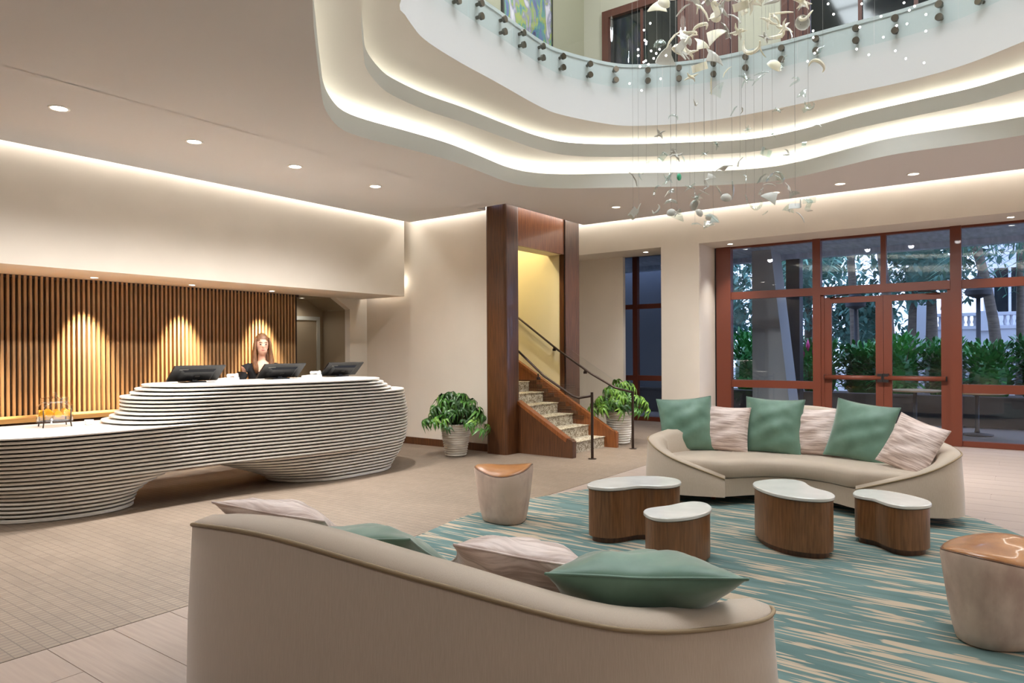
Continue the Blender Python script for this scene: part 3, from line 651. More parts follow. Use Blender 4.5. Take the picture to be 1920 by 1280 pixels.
for k in range(31):
    z0 = k * LP + (0.004 if k == 0 else 0.0175); z1 = (k + 1) * LP
    xl, xr = interp(XL_T, k), interp(XR_T, k)
    polys = []
    if k <= 8:
        xr1 = interp([(0, 3.52), (3, 3.56), (5, 3.66), (7, 3.84), (8, 4.0)], k); xl2 = interp([(0, 5.06), (2, 4.92), (4, 4.72), (6, 4.50), (8, 4.24)], k)
        polys = [outline(k, xl, xr1, 0.7, 0.62), outline(k, xl2, xr, 0.62, 0.62)]
    else:
        polys = [outline(k, xl, xr, 0.85 if k <= 20 else 0.55)]
    for p in polys:
        mb = MB()
        q = inset(p, -0.006)
        mb.loft([[(a, b, z0) for a, b in q], [(a, b, z0 + 0.006) for a, b in p], [(a, b, z1 - 0.006) for a, b in p], [(a, b, z1) for a, b in q]])
        c = inset(p, -0.09); layer_core.prism(c, k * LP, z0 + 0.002)
        mb.build('layer', 'desk_white', desk, True, 30)
layer_core.build('core', 'desk_core', desk)

# monitors on the desk
def monitor(x, y, label):
    t = thing('computer_monitor', label, 'monitor', (x, y, 1.21), 'monitors on the reception desk')
    W, H = 0.30, 0.30; tilt = math.radians(38)
    def P(u, v, d):  # u along desk, v up the panel, d outwards (towards the guests)
        return (x + u, y + 0.12 - v * math.sin(tilt) - d * math.cos(tilt), 1.235 + v * math.cos(tilt) * 0.72 - d * math.sin(tilt) * 0.6)
    pn = [P(-W, 0, 0), P(W, 0, 0), P(W, H, 0), P(-W, H, 0)]; pf = [P(-W, 0, 0.025), P(W, 0, 0.025), P(W, H, 0.025), P(-W, H, 0.025)]
    MB().hexa(pf, pn).build('panel', 'black_plastic', t)
    MB().hexa([P(-.17, .03, .055), P(.17, .03, .055), P(.17, .2, .055), P(-.17, .2, .055)], [P(-.21, .01, .02), P(.21, .01, .02), P(.21, .24, .02), P(-.21, .24, .02)]).build('rear_housing', 'black_plastic', t)
    MB().hexa([P(-.23, .225, .03), P(-.13, .225, .03), P(-.13, .245, .03), P(-.23, .245, .03)], [P(-.23, .225, .02), P(-.13, .225, .02), P(-.13, .245, .02), P(-.23, .245, .02)]).build('badge', 'grey_metal', t)
    MB().hexa([P(-.03, .1, .06), P(.03, .1, .06), P(.03, .13, .06), P(-.03, .13, .06)], [P(-.03, .1, .05), P(.03, .1, .05), P(.03, .13, .05), P(-.03, .13, .05)]).build('emblem', 'grey_metal', t)
    MB().box(x - 0.12, x + 0.12, y + 0.02, y + 0.2, 1.21, 1.222).box(x - .03, x + .03, y + .05, y + .1, 1.222, 1.32).build('stand', 'black_plastic', t)
monitor(4.27, 7.56, 'black monitor nearest the low counter, seen from behind'); monitor(5.39, 7.56, 'black monitor in front of the receptionist, seen from behind'); monitor(6.36, 7.56, 'black monitor at the far end of the reception desk')
def phone(x, y, label):
    t = thing('desk_phone', label, 'telephone', (x, y, 1.21), 'white telephones on the reception desk')
    MB().hexa([(x - .1, y - .09, 1.21), (x + .1, y - .09, 1.21), (x + .1, y + .09, 1.21), (x - .1, y + .09, 1.21)], [(x - .1, y - .08, 1.25), (x + .1, y - .08, 1.25), (x + .1, y + .08, 1.235), (x - .1, y + .08, 1.235)]).build('body', 'white_plastic', t)
    MB().tube([(x + .06, y - .09, 1.265), (x + .075, y, 1.275), (x + .06, y + .09, 1.265)], [0.025, 0.015, 0.025], 8).build('handset', 'white_plastic', t, True)
phone(4.74, 7.72, 'white desk phone left of the receptionist'); phone(5.93, 7.68, 'white desk phone between the two right monitors')
def bottle(x, y, m, label):
    t = thing('sanitizer_bottle', label, 'bottle', (x, y, 1.21))
    MB().lathe([(0.025, 0), (0.028, 0.01), (0.028, 0.045), (0.02, 0.055)], (x, y, 1.21), 14).build('body', m, t, True)
    MB().lathe([(0.018, 0.05), (0.018, 0.08), (0.008, 0.085)], (x, y, 1.21), 12).build('cap', 'white_plastic', t, True)
bottle(4.86, 7.72, 'black_plastic', 'small dark bottle with white cap beside the receptionist'); bottle(6.06, 7.68, 'white_plastic', 'small white bottle by the far monitor')

# beverage dispenser with orange slices on the low counter
CX, CY, CZ0 = 2.93, 7.83, 0.82
disp = thing('beverage_dispenser', 'glass beverage dispenser with orange slices on the low counter', 'dispenser', (CX, CY, CZ0))
MB().lathe([(0.15, 0.055), (0.155, 0.06), (0.158, 0.2), (0.12, 0.235), (0.115, 0.24)], (CX, CY, CZ0), 24).build('jar', 'jar_glass', disp, True, 50)
MB().lathe([(0.12, 0.24), (0.125, 0.25), (0.12, 0.285), (0.05, 0.295), (0.02, 0.3), (0.025, 0.325), (0.015, 0.34), (0.001, 0.343)], (CX, CY, CZ0), 24).build('lid', 'jar_glass', disp, True, 50)
for i in range(11):
    a = i * 0.571; rr = 0.122
    o = MB().cyl((CX + rr * math.cos(a), CY + rr * math.sin(a), CZ0 + 0.13 + 0.008 * (i % 2)), (CX + (rr + 0.014) * math.cos(a), CY + (rr + 0.014) * math.sin(a), CZ0 + 0.13 + 0.008 * (i % 2)), 0.034, 14).build('orange_slice', 'orange_fruit', disp, True, 40)
MB().lathe([(0.148, 0.062), (0.148, 0.15), (0.001, 0.15)], (CX, CY, CZ0), 20).build('drink', 'clear_glass', disp, True, 40)
st = MB(); st.tube([(CX + 0.15 * math.cos(a), CY + 0.15 * math.sin(a), CZ0 + 0.05) for a in [i * math.pi / 10 for i in range(20)]], 0.006, 6, True)
st.build('stand_ring', 'bronze', disp, True)
for i in range(4):
    a = 0.6 + i * math.pi / 2; MB().tube([(CX + 0.165 * math.cos(a), CY + 0.165 * math.sin(a), CZ0 + 0.17), (CX + 0.16 * math.cos(a), CY + 0.16 * math.sin(a), CZ0 + 0.05), (CX + 0.17 * math.cos(a), CY + 0.17 * math.sin(a), CZ0)], 0.006, 6).build('stand_leg', 'bronze', disp, True)
MB().cyl((CX - 0.08, CY - 0.13, CZ0 + 0.085), (CX - 0.1, CY - 0.19, CZ0 + 0.085), 0.014).cyl((CX - .1, CY - .185, CZ0 + .085), (CX - .1, CY - .185, CZ0 + .05), 0.008).build('tap', 'chrome', disp, True)
for i, (a, b, r, nm) in enumerate(((2.78, 7.5, 0.2, 'white leaflet lying before the beverage dispenser'), (3.12, 7.45, -0.3, 'white card right of the beverage dispenser'))):
    o = MB().box(-0.16, 0.16, -0.1, 0.1, 0, 0.004).build('leaflet', 'paper', None); o.location = (a, b, 0.8195); o.rotation_euler = (0, 0, r); tag(o, nm, 'leaflet')
o = MB().lathe([(0.035, 0), (0.04, 0.005), (0.042, 0.05), (0.038, 0.05), (0.036, 0.008), (0.001, 0.006)], (0, 0, 0), 16).build('drinking_cup', 'white_plastic', None, True, 50); o.location = (3.2, 7.72, 0.8195); tag(o, 'small white cup right of the beverage dispenser', 'cup')

# ------------------------------------------------------------------ sofas
HALF = [(-0.575, 0.066, 0.28), (-1.088, 0.0, 0.465), (-1.35, 0.124, 0.60), (-1.384, 0.406, 0.642), (-1.137, 0.869, 0.712), (-0.642, 1.176, 0.845)]
SP = crom(HALF + [(0, 1.284, 0.913)] + [(-a, b, c) for a, b, c in HALF[::-1]], 8)
def sofa(name, label, cx, cy, ang):
    vd = Vector((math.cos(ang), math.sin(ang), 0)); ud = Vector((vd.y, -vd.x, 0)); O = Vector((cx, cy, 0))
    base = O + vd * 0.6
    t = thing(name, label, 'sofa', tuple(base), 'curved sofas')
    def Wd(u, v, z): p = O + ud * u + vd * v; return (p.x, p.y, z)
    n = len(SP); rings = []; pip = []; thick = []
    for i, p in enumerate(SP):
        a = SP[max(i - 1, 0)]; b = SP[min(i + 1, n - 1)]; tx, ty = b.x - a.x, b.y - a.y; L = math.hypot(tx, ty); nx, ny = -ty / L, tx / L   # outward normal
        if nx * (p.x) + ny * (p.y - 0.45) < 0: nx, ny = -nx, -ny
        s = min(i, n - 1 - i) / (n - 1) * 2
        th = 0.035 + 0.16 * min(1, s / 0.36); thick.append((nx, ny, th)); h = p.z
        prof = [(0.03, 0.10), (0.024, 0.1 + 0.4 * (h - 0.1)), (0.004, h - 0.015), (-0.008, h + 0.008), (-th * 0.35, h + 0.028), (-th * 0.75, h + 0.02), (-th, h - 0.02), (-th - 0.03, max(0.3, h - 0.25)), (-th - 0.04, 0.26), (-th - 0.03, 0.10)]
        rings.append([Wd(p.x + nx * o, p.y + ny * o, z) for o, z in prof]); pip.append(Wd(p.x + nx * 0.006, p.y + ny * 0.006, h - 0.004))
    sh = MB().loft(rings).build('shell', 'sofa_fabric', t, True, 60)
    MB().tube(pip, 0.0075, 6).build('piping', 'sofa_piping', t, True)
    # front edge curve
    fr = [(u, 0.07 + 0.35 * (1 - (u / 0.575) ** 2)) for u in [0.575 - 1.15 * i / 16 for i in range(1, 16)]]
    def poly(fo, so):
        out = []
        for i, p in enumerate(SP):
            nx, ny, th = thick[i]; d = min(so, th * 0.0 + so); out.append((p.x - nx * (th * 0.55 + so), p.y - ny * (th * 0.55 + so)))
        for u, v in fr: out.append((u, v + fo))
        return out
    MB().loft([[Wd(a, b, 0.10) for a, b in poly(0.0, 0)], [Wd(a, b, 0.275) for a, b in poly(-0.01, 0)]]).build('base', 'sofa_fabric', t, True, 40)
    lay = [(0.282, -0.01, 0.02), (0.30, -0.035, 0.0), (0.40, -0.03, 0.0), (0.43, -0.012, 0.01), (0.45, 0.03, 0.03), (0.458, 0.10, 0.10)]
    MB().loft([[Wd(a, b, z) for a, b in poly(fo, so)] for z, fo, so in lay]).build('seat_cushion', 'sofa_fabric', t, True, 60)
    for u, v in ((-0.75, 0.35), (0.75, 0.35), (-1.1, 0.6), (1.1, 0.6), (-0.5, 1.0), (0.5, 1.0), (0, 0.6)):
        x, y, _ = Wd(u, v, 0); MB().lathe([(0.022, 0.012), (0.03, 0.11)], (x, y, 0), 10).build('leg', 'wood_mid', t, True)
    return t, Wd
sofa('curved_sofa', 'beige curved sofa facing us before the windows', 6.799, 1.83, 0.143)
sofa('curved_sofa', 'beige curved sofa in the foreground seen from behind', 2.75, 2.138, 3.159)

def pillow(m, label, c, size, thick, normal, roll=0.0, group=None, seed=1, chop=0.0, piping=False):
    rnd = random.Random(seed); N = 28
    n_ = Vector(normal).normalized(); upv = Vector((0, 0, 1)); X = upv.cross(n_).normalized(); Y = n_.cross(X).normalized()
    X2 = X * math.cos(roll) + Y * math.sin(roll); Y2 = -X * math.sin(roll) + Y * math.cos(roll); C = Vector(c)
    ph = [rnd.uniform(0, 6.28) for _ in range(6)]
    def pt(u, v, sgn):
        fu, fv = 1 - u * u, 1 - v * v
        prof = (max(0, fu) ** 0.55) * (max(0, fv) ** 0.55)
        x = u * (1 - 0.075 * fv); y = v * (1 - 0.075 * fu) - chop * max(0, v) * math.exp(-(u / 0.35) ** 2) * 0.35
        wr = 0.06 * math.sin(5 * u + 3 * v + ph[0]) * fu * fv + 0.06 * math.sin(9 * v - 4 * u + ph[1]) * fu + 0.09 * math.sin(13 * u + 2 * math.sin(4 * v + ph[3]) + ph[2]) * fv ** 0.5 * max(0, abs(v) - 0.25) + 0.09 * math.sin(12 * v + 2 * math.sin(5 * u + ph[4]) + ph[5]) * fu ** 0.5 * max(0, abs(u) - 0.25)
        d = sgn * thick * 0.5 * prof * (1 + wr * 1.7)
        d *= 1 - 0.35 * chop * math.exp(-(u / 0.22) ** 2) * max(0, v)
        p = C + X2 * (x * size * 0.5) + Y2 * (y * size * 0.5) + n_ * d
        return p
    inv = Matrix((X2, Y2, n_))
    vs, fs = [], []
    for sgn in (1, -1):
        b = len(vs)
        for j in range(N + 1):
            for i in range(N + 1):
                u = -math.cos(math.pi * i / N); v = -math.cos(math.pi * j / N); vs.append(inv @ (pt(u, v, sgn) - C))
        for j in range(N):
            for i in range(N):
                q = (b + j * (N + 1) + i, b + j * (N + 1) + i + 1, b + (j + 1) * (N + 1) + i + 1, b + (j + 1) * (N + 1) + i)
                fs.append(q if sgn > 0 else q[::-1])
    me = MB().add(vs, fs).mesh('throw_pillow', m, True)
    o = link('throw_pillow', me); o.matrix_world = Matrix.Translation(C) @ inv.transposed().to_4x4()
    edge = [inv @ (pt(u, v, 1) - C) for u, v in [(-math.cos(math.pi * i / N), -1) for i in range(N)] + [(1, -math.cos(math.pi * i / N)) for i in range(N)] + [(math.cos(math.pi * i / N), 1) for i in range(N)] + [(-1, math.cos(math.pi * i / N)) for i in range(N)]]
    e = MB().tube(edge, 0.005, 5, True).mesh('seam', m, True); s = bpy.data.objects.new('seam', e); COL.objects.link(s); s.parent = o
    tag(o, label, 'pillow', group)
    return o
GP = 'throw pillows on the sofas'
pillow('green_velvet', 'green velvet pillow at the left end of the far sofa', (7.32, 3.02, 0.73), 0.60, 0.2, (-0.80, -0.55, 0.28), 0.06, GP, 1)
pillow('pink_slub', 'blush streaked pillow second from left on the far sofa', (7.5, 2.66, 0.69), 0.50, 0.17, (-0.95, -0.22, 0.3), -0.05, GP, 2)
pillow('green_velvet', 'green velvet pillow in the middle of the far sofa', (7.66, 2.2, 0.735), 0.60, 0.2, (-0.97, -0.08, 0.3), -0.03, GP, 3)
pillow('pink_slub', 'blush streaked pillow between the two right green ones', (7.72, 1.79, 0.69), 0.50, 0.17, (-0.97, 0.0, 0.3), 0.03, GP, 4)
pillow('green_velvet', 'green velvet pillow third of its colour on the far sofa', (7.62, 1.34, 0.73), 0.60, 0.2, (-0.95, 0.18, 0.35), -0.12, GP, 5)
pillow('pink_slub', 'blush streaked pillow tilted against the right sofa arm', (7.27, 0.86, 0.665), 0.50, 0.17, (-0.85, 0.40, 0.4), -0.28, GP, 6)
pillow('pink_slub', 'blush pillow at the left end of the foreground sofa', (2.14, 2.98, 0.70), 0.54, 0.2, (0.42, 0.10, 0.88), 0.35, GP, 7, 0.25)
pillow('green_velvet', 'green velvet pillow left on the foreground sofa', (2.06, 2.28, 0.675), 0.64, 0.22, (0.42, 0.20, 0.88), -0.1, GP, 8, 0.25)
pillow('pink_slub', 'blush pillow between the green ones on the foreground sofa', (2.20, 1.58, 0.72), 0.54, 0.2, (0.40, 0.10, 0.88), 0.45, GP, 9, 0.25)
pillow('green_velvet', 'green velvet pillow at the right end of the foreground sofa', (2.31, 1.14, 0.70), 0.64, 0.24, (0.34, 0.20, 0.92), 0.0, GP, 10, 0.35)

# ------------------------------------------------------------------ rug
RUG = [(4.55, 4.17), (5.0, 4.235), (5.6, 4.23), (6.03, 4.17), (6.76, 3.94), (7.5, 3.5), (8.05, 2.8), (8.2, 1.9), (8.05, 1.0), (7.70, 0.5), (7.08, 0.04), (6.3, -0.28), (5.3, -0.42), (4.2, -0.36), (3.1, -0.1), (2.35, 0.55), (2.0, 1.5), (2.02, 2.5), (2.5, 3.3), (3.4, 3.9)]
rp = [(p.x, p.y) for p in crom([(a, b, 0) for a, b in RUG], 6, True)]
rg = MB().prism(rp, 0.0, 0.011).build('area_rug', 'rug_weave', None); tag(rg, 'oval teal rug with wavy beige streaks under the seating', 'rug')

# ------------------------------------------------------------------ kidney tables
def ktable(pts, z, label):
    c = Vector((sum(p[0] for p in pts) / len(pts), sum(p[1] for p in pts) / len(pts)))
    t = thing('kidney_table', label, 'side table', (c.x, c.y, 0.011), 'kidney tables on the rug')
    p = [(q.x, q.y) for q in crom([(a, b, 0) for a, b in pts], 6, True)]
    # gentle smoothing
    for _ in range(3): p = [((p[i - 1][0] + 2 * p[i][0] + p[(i + 1) % len(p)][0]) / 4, (p[i - 1][1] + 2 * p[i][1] + p[(i + 1) % len(p)][1]) / 4) for i in range(len(p))]
    i1, i2, i3 = inset(p, -0.006), inset(p, -0.012), inset(p, -0.04)
    MB().loft([[(a, b, z - 0.028) for a, b in i1], [(a, b, z - 0.023) for a, b in p], [(a, b, z - 0.006) for a, b in p], [(a, b, z) for a, b in i1]]).build('stone_top', 'stone_top', t, True, 30)
    MB().prism(inset(p, -0.02), z - 0.034, z - 0.028).build('shadow_gap', 'black_plastic', t)
    MB().prism(i2, 0.055, z - 0.034).build('body', 'walnut', t, True, 40)
    MB().prism(i3, 0.011, 0.055).build('plinth', 'wood_dark', t, True, 40)
ktable([(4.97, 2.91), (4.90, 2.82), (4.92, 2.69), (5.02, 2.60), (5.13, 2.56), (5.19, 2.50), (5.22, 2.41), (5.32, 2.32), (5.48, 2.31), (5.61, 2.41), (5.63, 2.56), (5.58, 2.67), (5.44, 2.82), (5.19, 2.93)], 0.46, 'tall walnut kidney table with stone top nearest the left stool')
ktable([(4.58, 2.22), (4.49, 2.14), (4.46, 2.05), (4.51, 1.96), (4.66, 1.87), (4.86, 1.84), (5.01, 1.88), (5.11, 1.97), (5.10, 2.06), (4.99, 2.12), (4.87, 2.15), (4.76, 2.21), (4.67, 2.24)], 0.40, 'low walnut kidney table overlapping the tall left one')
ktable([(5.84, 1.83), (5.98, 1.78), (6.07, 1.71), (6.12, 1.6), (6.06, 1.49), (5.91, 1.41), (5.82, 1.33), (5.75, 1.23), (5.63, 1.165), (5.51, 1.17), (5.43, 1.24), (5.40, 1.37), (5.43, 1.52), (5.55, 1.68), (5.70, 1.79)], 0.46, 'tall walnut kidney table in the middle before the far sofa')
ktable([(6.19, 1.15), (6.32, 1.15), (6.41, 1.09), (6.43, 0.95), (6.36, 0.79), (6.24, 0.65), (6.11, 0.59), (5.98, 0.62), (5.88, 0.73), (5.90, 0.84), (5.98, 0.92), (6.05, 0.98), (6.07, 1.05), (6.11, 1.12)], 0.39, 'low walnut kidney table on the right near the sofa arm')

# ------------------------------------------------------------------ drum stools
def stool(cx, cy, rot, label):
    t = thing('drum_stool', label, 'stool', (cx, cy, 0.011), 'hide drum stools')
    N = 36
    def shape(a, r):  # rounded triangle
        k = 1 + 0.09 * math.cos(3 * (a - rot)); return (cx + r * k * math.cos(a), cy + r * k * math.sin(a))
    def rim(a): return 0.475 + 0.032 * math.cos(2 * (a - rot)) - 0.012 * math.cos(a - rot)
    rings = []
    for f, r in ((0.0, 0.18), (0.02, 0.196), (0.15, 0.212), (0.4, 0.232), (0.7, 0.252), (0.95, 0.268), (1.0, 0.264)):
        rings.append([(*shape(2 * math.pi * i / N, r), 0.011 + f * (rim(2 * math.pi * i / N) - 0.011)) for i in range(N)])
    MB().loft(rings).build('drum', 'hide', t, True, 60)
    rr = []
    for r, dz in ((0.252, -0.004), (0.257, 0.004), (0.25, 0.014), (0.21, 0.024), (0.14, 0.03), (0.06, 0.032), (0.004, 0.032)):
        rr.append([(*shape(2 * math.pi * i / N, r), 0.475 + (rim(2 * math.pi * i / N) - 0.475) * (r / 0.257) ** 2 + dz) for i in range(N)])
    MB().loft(rr).build('seat', 'leather', t, True)
    MB().tube([(*shape(2 * math.pi * i / N, 0.259), rim(2 * math.pi * i / N) + 0.001) for i in range(N)], 0.006, 6, True).build('welt', 'wood_dark', t, True)
    for a in (rot + 2.6, rot + 0.5, rot - 1.6, rot + 1.55):
        MB().tube([(*shape(a, lerp(0.192, 0.264, f)), 0.02 + f * (rim(a) - 0.03)) for f in (0.02, 0.25, 0.5, 0.75, 0.97)], 0.004, 5).build('seam', 'hide', t, True)
stool(5.09, 3.83, 2.0, 'pale hide drum stool with leather seat on the rug edge')
stool(4.50, 0.155, 2.75, 'large pale hide drum stool with leather seat at right front')

# ------------------------------------------------------------------ staircase
stc = thing('staircase', 'carpeted staircase with brown wood sides rising through the portal', 'staircase', (9.3, 5.4, 0))
Y0, RUN, RISE = 5.49, 0.292, 0.170
XA, XB = 8.70, 9.93
for i in range(13):
    y = Y0 + i * RUN; z = i * RISE
    poly = [(XA, y, 0.0 if i == 0 else z - 0.02), (XA, y, z + RISE - 0.02), (XA, y - 0.018, z + RISE - 0.012), (XA, y - 0.02, z + RISE), (XA, y + RUN, z + RISE), (XA, y + RUN, z - 0.02 if i else 0.0)]
    MB().extrude(poly, (XB - XA, 0, 0)).build('step', 'carpet_stair', stc)
def stringer(x0, x1, m):
    y = [5.28, 5.40, 6.24 if x0 < 9 else 9.2]
    top = lambda yy: 0.275 + (yy - 5.38) * 0.60
    poly = [(x0, 5.27, 0), (x0, 5.265, 0.235), (x0, 5.30, 0.265), (x0, 5.38, 0.275), (x0, y[2], top(y[2])), (x0, y[2], 0 if x0 < 9 else top(y[2]) - 0.9)]
    if x0 > 9: poly = poly[:-1] + [(x0, y[2], top(y[2]) - 0.9), (x0, 6.9, 0)]
    MB().extrude(poly, (x1 - x0, 0, 0)).build('stringer', m, stc)
    MB().extrude([(x0 - 0.008, 5.36, 0.278), (x0 - 0.008, y[2], top(y[2]) + 0.003), (x0 - 0.008, y[2], top(y[2]) - 0.05), (x0 - 0.008, 5.38, 0.222)], (x1 - x0 + 0.016, 0, 0)).build('stringer_cap', 'wood_mid', stc)
stringer(8.60, 8.70, 'wood_dark'); stringer(9.93, 10.03 - 0.035, 'wood_mid')
for i in range(9):
    z = 0.42 + i * 0.07; MB().box(9.915, 9.928, 5.38 + (z + 0.062 - 0.225) / 0.6 + 0.05, 7.6, z, z + 0.062).build('plank', 'wood_dark', stc)
# glass panels and rails
rl = thing('stair_railing', 'bronze handrail with glass panel on the left of the stairs', 'railing', (8.73, 5.2, 0), 'stair railings')
MB().extrude([(8.735, 5.30, 0.27), (8.735, 6.235, 0.80), (8.735, 6.235, 1.45), (8.735, 5.62, 1.07), (8.735, 5.30, 1.05)], (0.012, 0, 0)).build('glass_panel', 'clear_glass', rl)
MB().tube([(8.73, 6.6, 1.77), (8.73, 6.28, 1.517), (8.73, 5.84, 1.165), (8.73, 5.34, 0.885), (8.73, 5.29, 0.872), (8.73, 5.02, 0.945)][0:4] + [(8.73, 5.24, 0.86), (8.73, 5.02, 0.90)], 0.018, 8).build('handrail', 'bronze', rl, True)
MB().cyl((8.73, 5.02, 0.008), (8.73, 5.02, 0.95), 0.02).build('newel_post', 'bronze', rl, True, 40)
MB().lathe([(0.06, 0), (0.06, 0.006), (0.022, 0.012)], (8.73, 5.02, 0), 18).build('post_flange', 'bronze', rl, True, 40)
MB().cyl((8.73, 5.95, 1.2), (8.745, 5.95, 1.15), 0.012).lathe([(0.03, -0.02), (0.03, 0.02)], (8.745, 5.95, 1.13), 12).build('bracket', 'bronze', rl)
r2 = thing('stair_railing', 'bronze handrail with glass panel on the right of the stairs', 'railing', (9.98, 5.2, 0), 'stair railings')
MB().extrude([(9.962, 5.30, 0.27), (9.962, 6.235, 0.80), (9.962, 6.235, 1.62), (9.962, 5.30, 1.06)], (0.012, 0, 0)).build('glass_panel', 'clear_glass', r2)
MB().tube([(9.93, 7.6, 2.40), (9.93, 7.16, 2.11), (9.93, 6.37, 1.564), (9.93, 5.73, 1.17), (9.95, 5.30, 0.95), (9.985, 5.01, 0.885)], 0.018, 8).build('handrail', 'bronze', r2, True)
MB().cyl((9.985, 5.01, 0.008), (9.985, 5.01, 0.90), 0.02).build('newel_post', 'bronze', r2, True, 40)
MB().lathe([(0.06, 0), (0.06, 0.006), (0.022, 0.012)], (9.985, 5.01, 0), 18).build('post_flange', 'bronze', r2, True, 40)
for y, z in ((6.45, 1.62), (5.85, 1.245)): MB().cyl((9.93, y, z), (9.955, y, z - 0.05), 0.012).lathe([(0.03, -0.02), (0.03, 0.02)], (9.955, y, z - 0.06), 12).build('bracket', 'bronze', r2)

# ------------------------------------------------------------------ potted plants
def leaf_mesh(m, seed):
    rnd = random.Random(seed); mb = MB(); k = 5
    for i in range(k):       # spray of pointed drooping leaflets, growing from the origin
        a = (i - (k - 1) / 2) * 0.72 + rnd.uniform(-0.15, 0.15); L = 0.135 * rnd.uniform(0.75, 1.15); wd = 0.022
        d = Vector((math.cos(a), math.sin(a), 0)); s_ = Vector((-d.y, d.x, 0)); dr = rnd.uniform(0.5, 1.1)
        c = [d * (L * (f - 0.18 * dr * f * f)) + Vector((0, 0, -dr * L * f * f + 0.03 * math.sin(f * 3))) for f in (0.06, 0.3, 0.62, 1.0)]
        ww = (0.003, wd, wd * 0.8, 0.001)
        vs = []
        for p, q in zip(c, ww): vs += [p - s_ * q + Vector((0, 0, 0.45 * q)), p, p + s_ * q + Vector((0, 0, 0.45 * q))]
        fs = []
        for j in range(3): fs += [(j * 3, j * 3 + 1, j * 3 + 4, j * 3 + 3), (j * 3 + 1, j * 3 + 2, j * 3 + 5, j * 3 + 4)]
        mb.add(vs, fs)
    return mb.mesh('leaf', m, True)
def plant(x, y, h, rim, base_r, spread, label, nleaf, seed, light=0.25):
    rnd = random.Random(seed)
    t = thing('potted_plant', label, 'plant', (x, y, 0), 'potted plants beside the stair')
    prof = [(base_r * 0.9, 0.0)]
    nr = 14
    for i in range(nr):
        f = i / (nr - 1); r = lerp(base_r, rim, f); z = 0.01 + f * (h - 0.03)
        prof += [(r, z), (r + 0.012, z + h / nr * 0.3), (r + 0.012, z + h / nr * 0.6), (r - 0.001, z + h / nr * 0.85)]
    prof += [(rim + 0.012, h - 0.005), (rim + 0.008, h + 0.006), (rim - 0.012, h), (rim - 0.02, h - 0.05), (0.001, h - 0.05)]
    MB().lathe(prof, (x, y, 0), 32).build('pot', 'pot_glaze', t, True, 60)
    MB().lathe([(rim - 0.015, h - 0.045), (0.1, h - 0.03), (0.001, h - 0.025)], (x, y, 0), 20).build('soil', 'soil', t)
    lm = [leaf_mesh('leaf', seed + i) for i in range(3)] + [leaf_mesh('leaf_light', seed + 9)] + [leaf_mesh('leaf_deep', seed + 5)]
    stems = MB(); ns = nleaf
    for i in range(ns):
        a = i * 2.39996 + rnd.uniform(-0.3, 0.3); f = math.sqrt((i + 0.5) / ns) * rnd.uniform(0.85, 1.1); R = spread * f
        top = 0.52 * (1 - 0.55 * f * f) * rnd.uniform(0.6, 1.1); droop = 0.16 * f * f
        p0 = Vector((x + 0.04 * math.cos(a), y + 0.04 * math.sin(a), h - 0.03)); p1 = Vector((x + R * 0.55 * math.cos(a), y + R * 0.55 * math.sin(a), h + top)); p2 = Vector((x + R * math.cos(a), y + R * math.sin(a), h + top - droop - 0.03))
        pts = [p0.lerp(p1, s_).lerp(p1.lerp(p2, s_), s_) for s_ in (0, 0.25, 0.5, 0.75, 1)]
        stems.tube(pts, [0.005, 0.004, 0.0035, 0.003, 0.002], 4)
        for q, pp in ((0, pts[4]), (1, pts[3])):
            if q and i % 3: continue
            m = lm[3] if rnd.random() < light else (lm[4] if rnd.random() < 0.35 else lm[rnd.randrange(3)])
            o = link('leaf', m, t); o.location = pp; sc_ = rnd.uniform(0.8, 1.15)
            o.scale = (sc_, sc_, sc_); o.rotation_euler = (rnd.uniform(-0.4, 0.4), 0.05 + 0.6 * f + rnd.uniform(-0.3, 0.3), a + rnd.uniform(-0.6, 0.6))
    stems.build('stems', 'stem', t, True)
plant(7.87, 6.84, 0.47, 0.225, 0.15, 0.46, 'bushy green plant in ribbed pot left of the wood portal', 96, 3, 0.1)
plant(10.44, 5.48, 0.53, 0.235, 0.16, 0.48, 'bright green plant in ribbed pot right of the stairs', 96, 21, 0.6)

